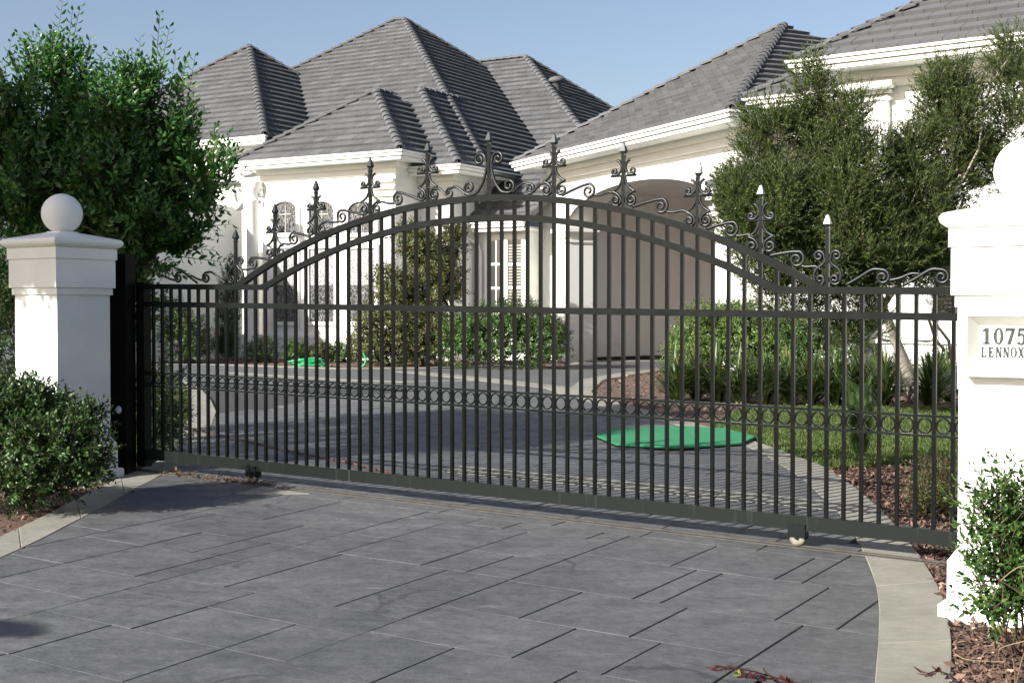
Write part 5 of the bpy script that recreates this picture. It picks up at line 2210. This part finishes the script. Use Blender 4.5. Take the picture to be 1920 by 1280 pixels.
sprig([(1340, 1247, 0), (1400, 1255, 0.05), (1450, 1268, 0.1), (1520, 1290, 0.1), (1600, 1340, 0), (1680, 1480, -.1)], 4.3, 30, nan)
sprig([(1400, 1262, 0.1), (1460, 1276, 0.1), (1540, 1310, 0.1), (1620, 1370, 0.05)], 4.3, 16, nan)
sprig([(1738, 1262, 0), (1760, 1258, 0.05), (1790, 1272, 0.1), (1830, 1330, 0.1), (1850, 1480, 0)], 4.3, 14, nan)

# ------------------------------------------------------------ small things
# octagonal green turf mat
mc = [A(*p) for p in [(1118, 822), (1152, 808), (1270, 804), (1360, 808), (1416, 824), (1392, 836), (1270, 845), (1155, 838)]]
if area(mc) < 0:
    mc = mc[::-1]
cu, cv = sum(p[0] for p in mc) / 8, sum(p[1] for p in mc) / 8
matr = thing('turf_mat', 'bright green octagonal turf mat lying on the grey driveway', 'mat', tuple(W(cu, cv)))
mb = MB()
mb.prism([W(u, v, 0.022) for u, v in mc], [W(u, v, 0.040) for u, v in mc])
mb.build('turf_top', M['turf'], matr)
mb = MB()
mb.prism([W(u, v, 0.003) for u, v in mc], [W(u, v, 0.0219) for u, v in mc])
mb.build('dark_base', M['ironpost'], matr)  # plain black layer below the turf edge

# garden hose: loose flat coil
hb = at(576, 687)
hose = thing('garden_hose', 'coil of bright green garden hose at the bed edge by the house', 'hose', tuple(hb))
path = []
rh = random.Random(2)
loops = [(rh.uniform(.20, .46), rh.uniform(.14, .32), rh.uniform(-.12, .12), rh.uniform(-.12, .12), rh.uniform(.02, .16)) for _ in range(10)]
for i in range(190):
    a = i * 0.30
    t = a / 6.283
    k = int(t)
    f_ = t - k
    A0_, A1_ = loops[k % 10], loops[(k + 1) % 10]
    q = [x + (y - x) * f_ for x, y in zip(A0_, A1_)]
    path.append(Vector(hb) + Vector((q[0] * math.cos(a) + q[2], q[1] * math.sin(a) + q[3], q[4] + 0.03 * math.sin(a * 1.7))))
mb = MB()
mb.tube(path, 0.014, 6)
mb.build('coil', M['hose'], hose, True)
hy = hb.y - 0.5
p2 = smooth_path([tuple(pt(x, y, hy)) for x, y in ((681, 662), (686, 672), (684, 682), (678, 688))], 6)
p3 = at(680, 688)
h2 = thing('garden_hose', 'short length of green hose curving down in front of the rounded shrub', 'hose', tuple(p3))
mb = MB()
mb.tube(p2, 0.022, 6)
mb.build('hose_length', M['hose'], h2, True)
# brown cord across the drive
cps = [(345, 803), (400, 815), (470, 830), (560, 851), (640, 868), (705, 882), (770, 898)]
cp = [tuple(at(*p) + Vector((0, 0, 0.016 + 0.004 * math.sin(i * 2)))) for i, p in enumerate(cps)]
mb = MB()
mb.tube(smooth_path(cp, 5), 0.011, 6)
cord = mb.build('cord', M['cord'], None, True)
tag(cord, 'thin brown cord lying across the driveway behind the gate', 'cord')

# --- unseen tree added left of the frame so its crown shades the pillar top
st = Vector((-11.6, 9.6, zg(-11.6, 9.6)))
def shade_trunk(root):
    mb = MB()
    limb(mb, st - Vector((0, 0, .1)), Vector((-9.8, 8.8, 6.3)), 0.16, 0.08, 8, 0.03)
    mb.build('trunk', M['bark'], root, True)


plant('added_shade_tree', 'broad leafy street tree outside the left edge of view', 'tree', tuple(st),
      [(np.array([-9.3, 8.55, 5.60]), np.array([0.95, 0.85, 0.62])), (np.array([-10.2, 8.9, 6.3]), np.array([0.9, 0.8, 0.7]))],
      'crape', 1500, 0.42, 12, 0.17, 0.09, trunk=shade_trunk, surf=0.5)

# --- lamp post added out of view so its head throws the lower-left shadow
lb = Vector((-8.9, 2.5, zg(-8.9, 2.5)))
lamp = thing('added_lamp_post', 'unseen unlit lamp post added outside the left edge to cast a shadow', 'added lamp post', tuple(lb))
mb = MB()
mb.tube([lb, lb + Vector((0, 0, 1.8)), lb + Vector((0, 0, 3.75))], [0.06, 0.05, 0.04], 10)
mb.build('pole', M['ironpost'], lamp, True)
mb = MB()
hd = lb + Vector((0, 0, 3.75))
mb.tube([hd + Vector((-.30, .12, .02)), hd + Vector((-.05, 0.02, .06)), hd + Vector((.2, -.06, .06)), hd + Vector((.42, -.12, 0.03))], [0.08, 0.11, 0.09, 0.02], 8)
mb.build('caster_head', M['ironpost'], lamp, True)

bpy.context.view_layer.update()
print('objects', len(bpy.data.objects))
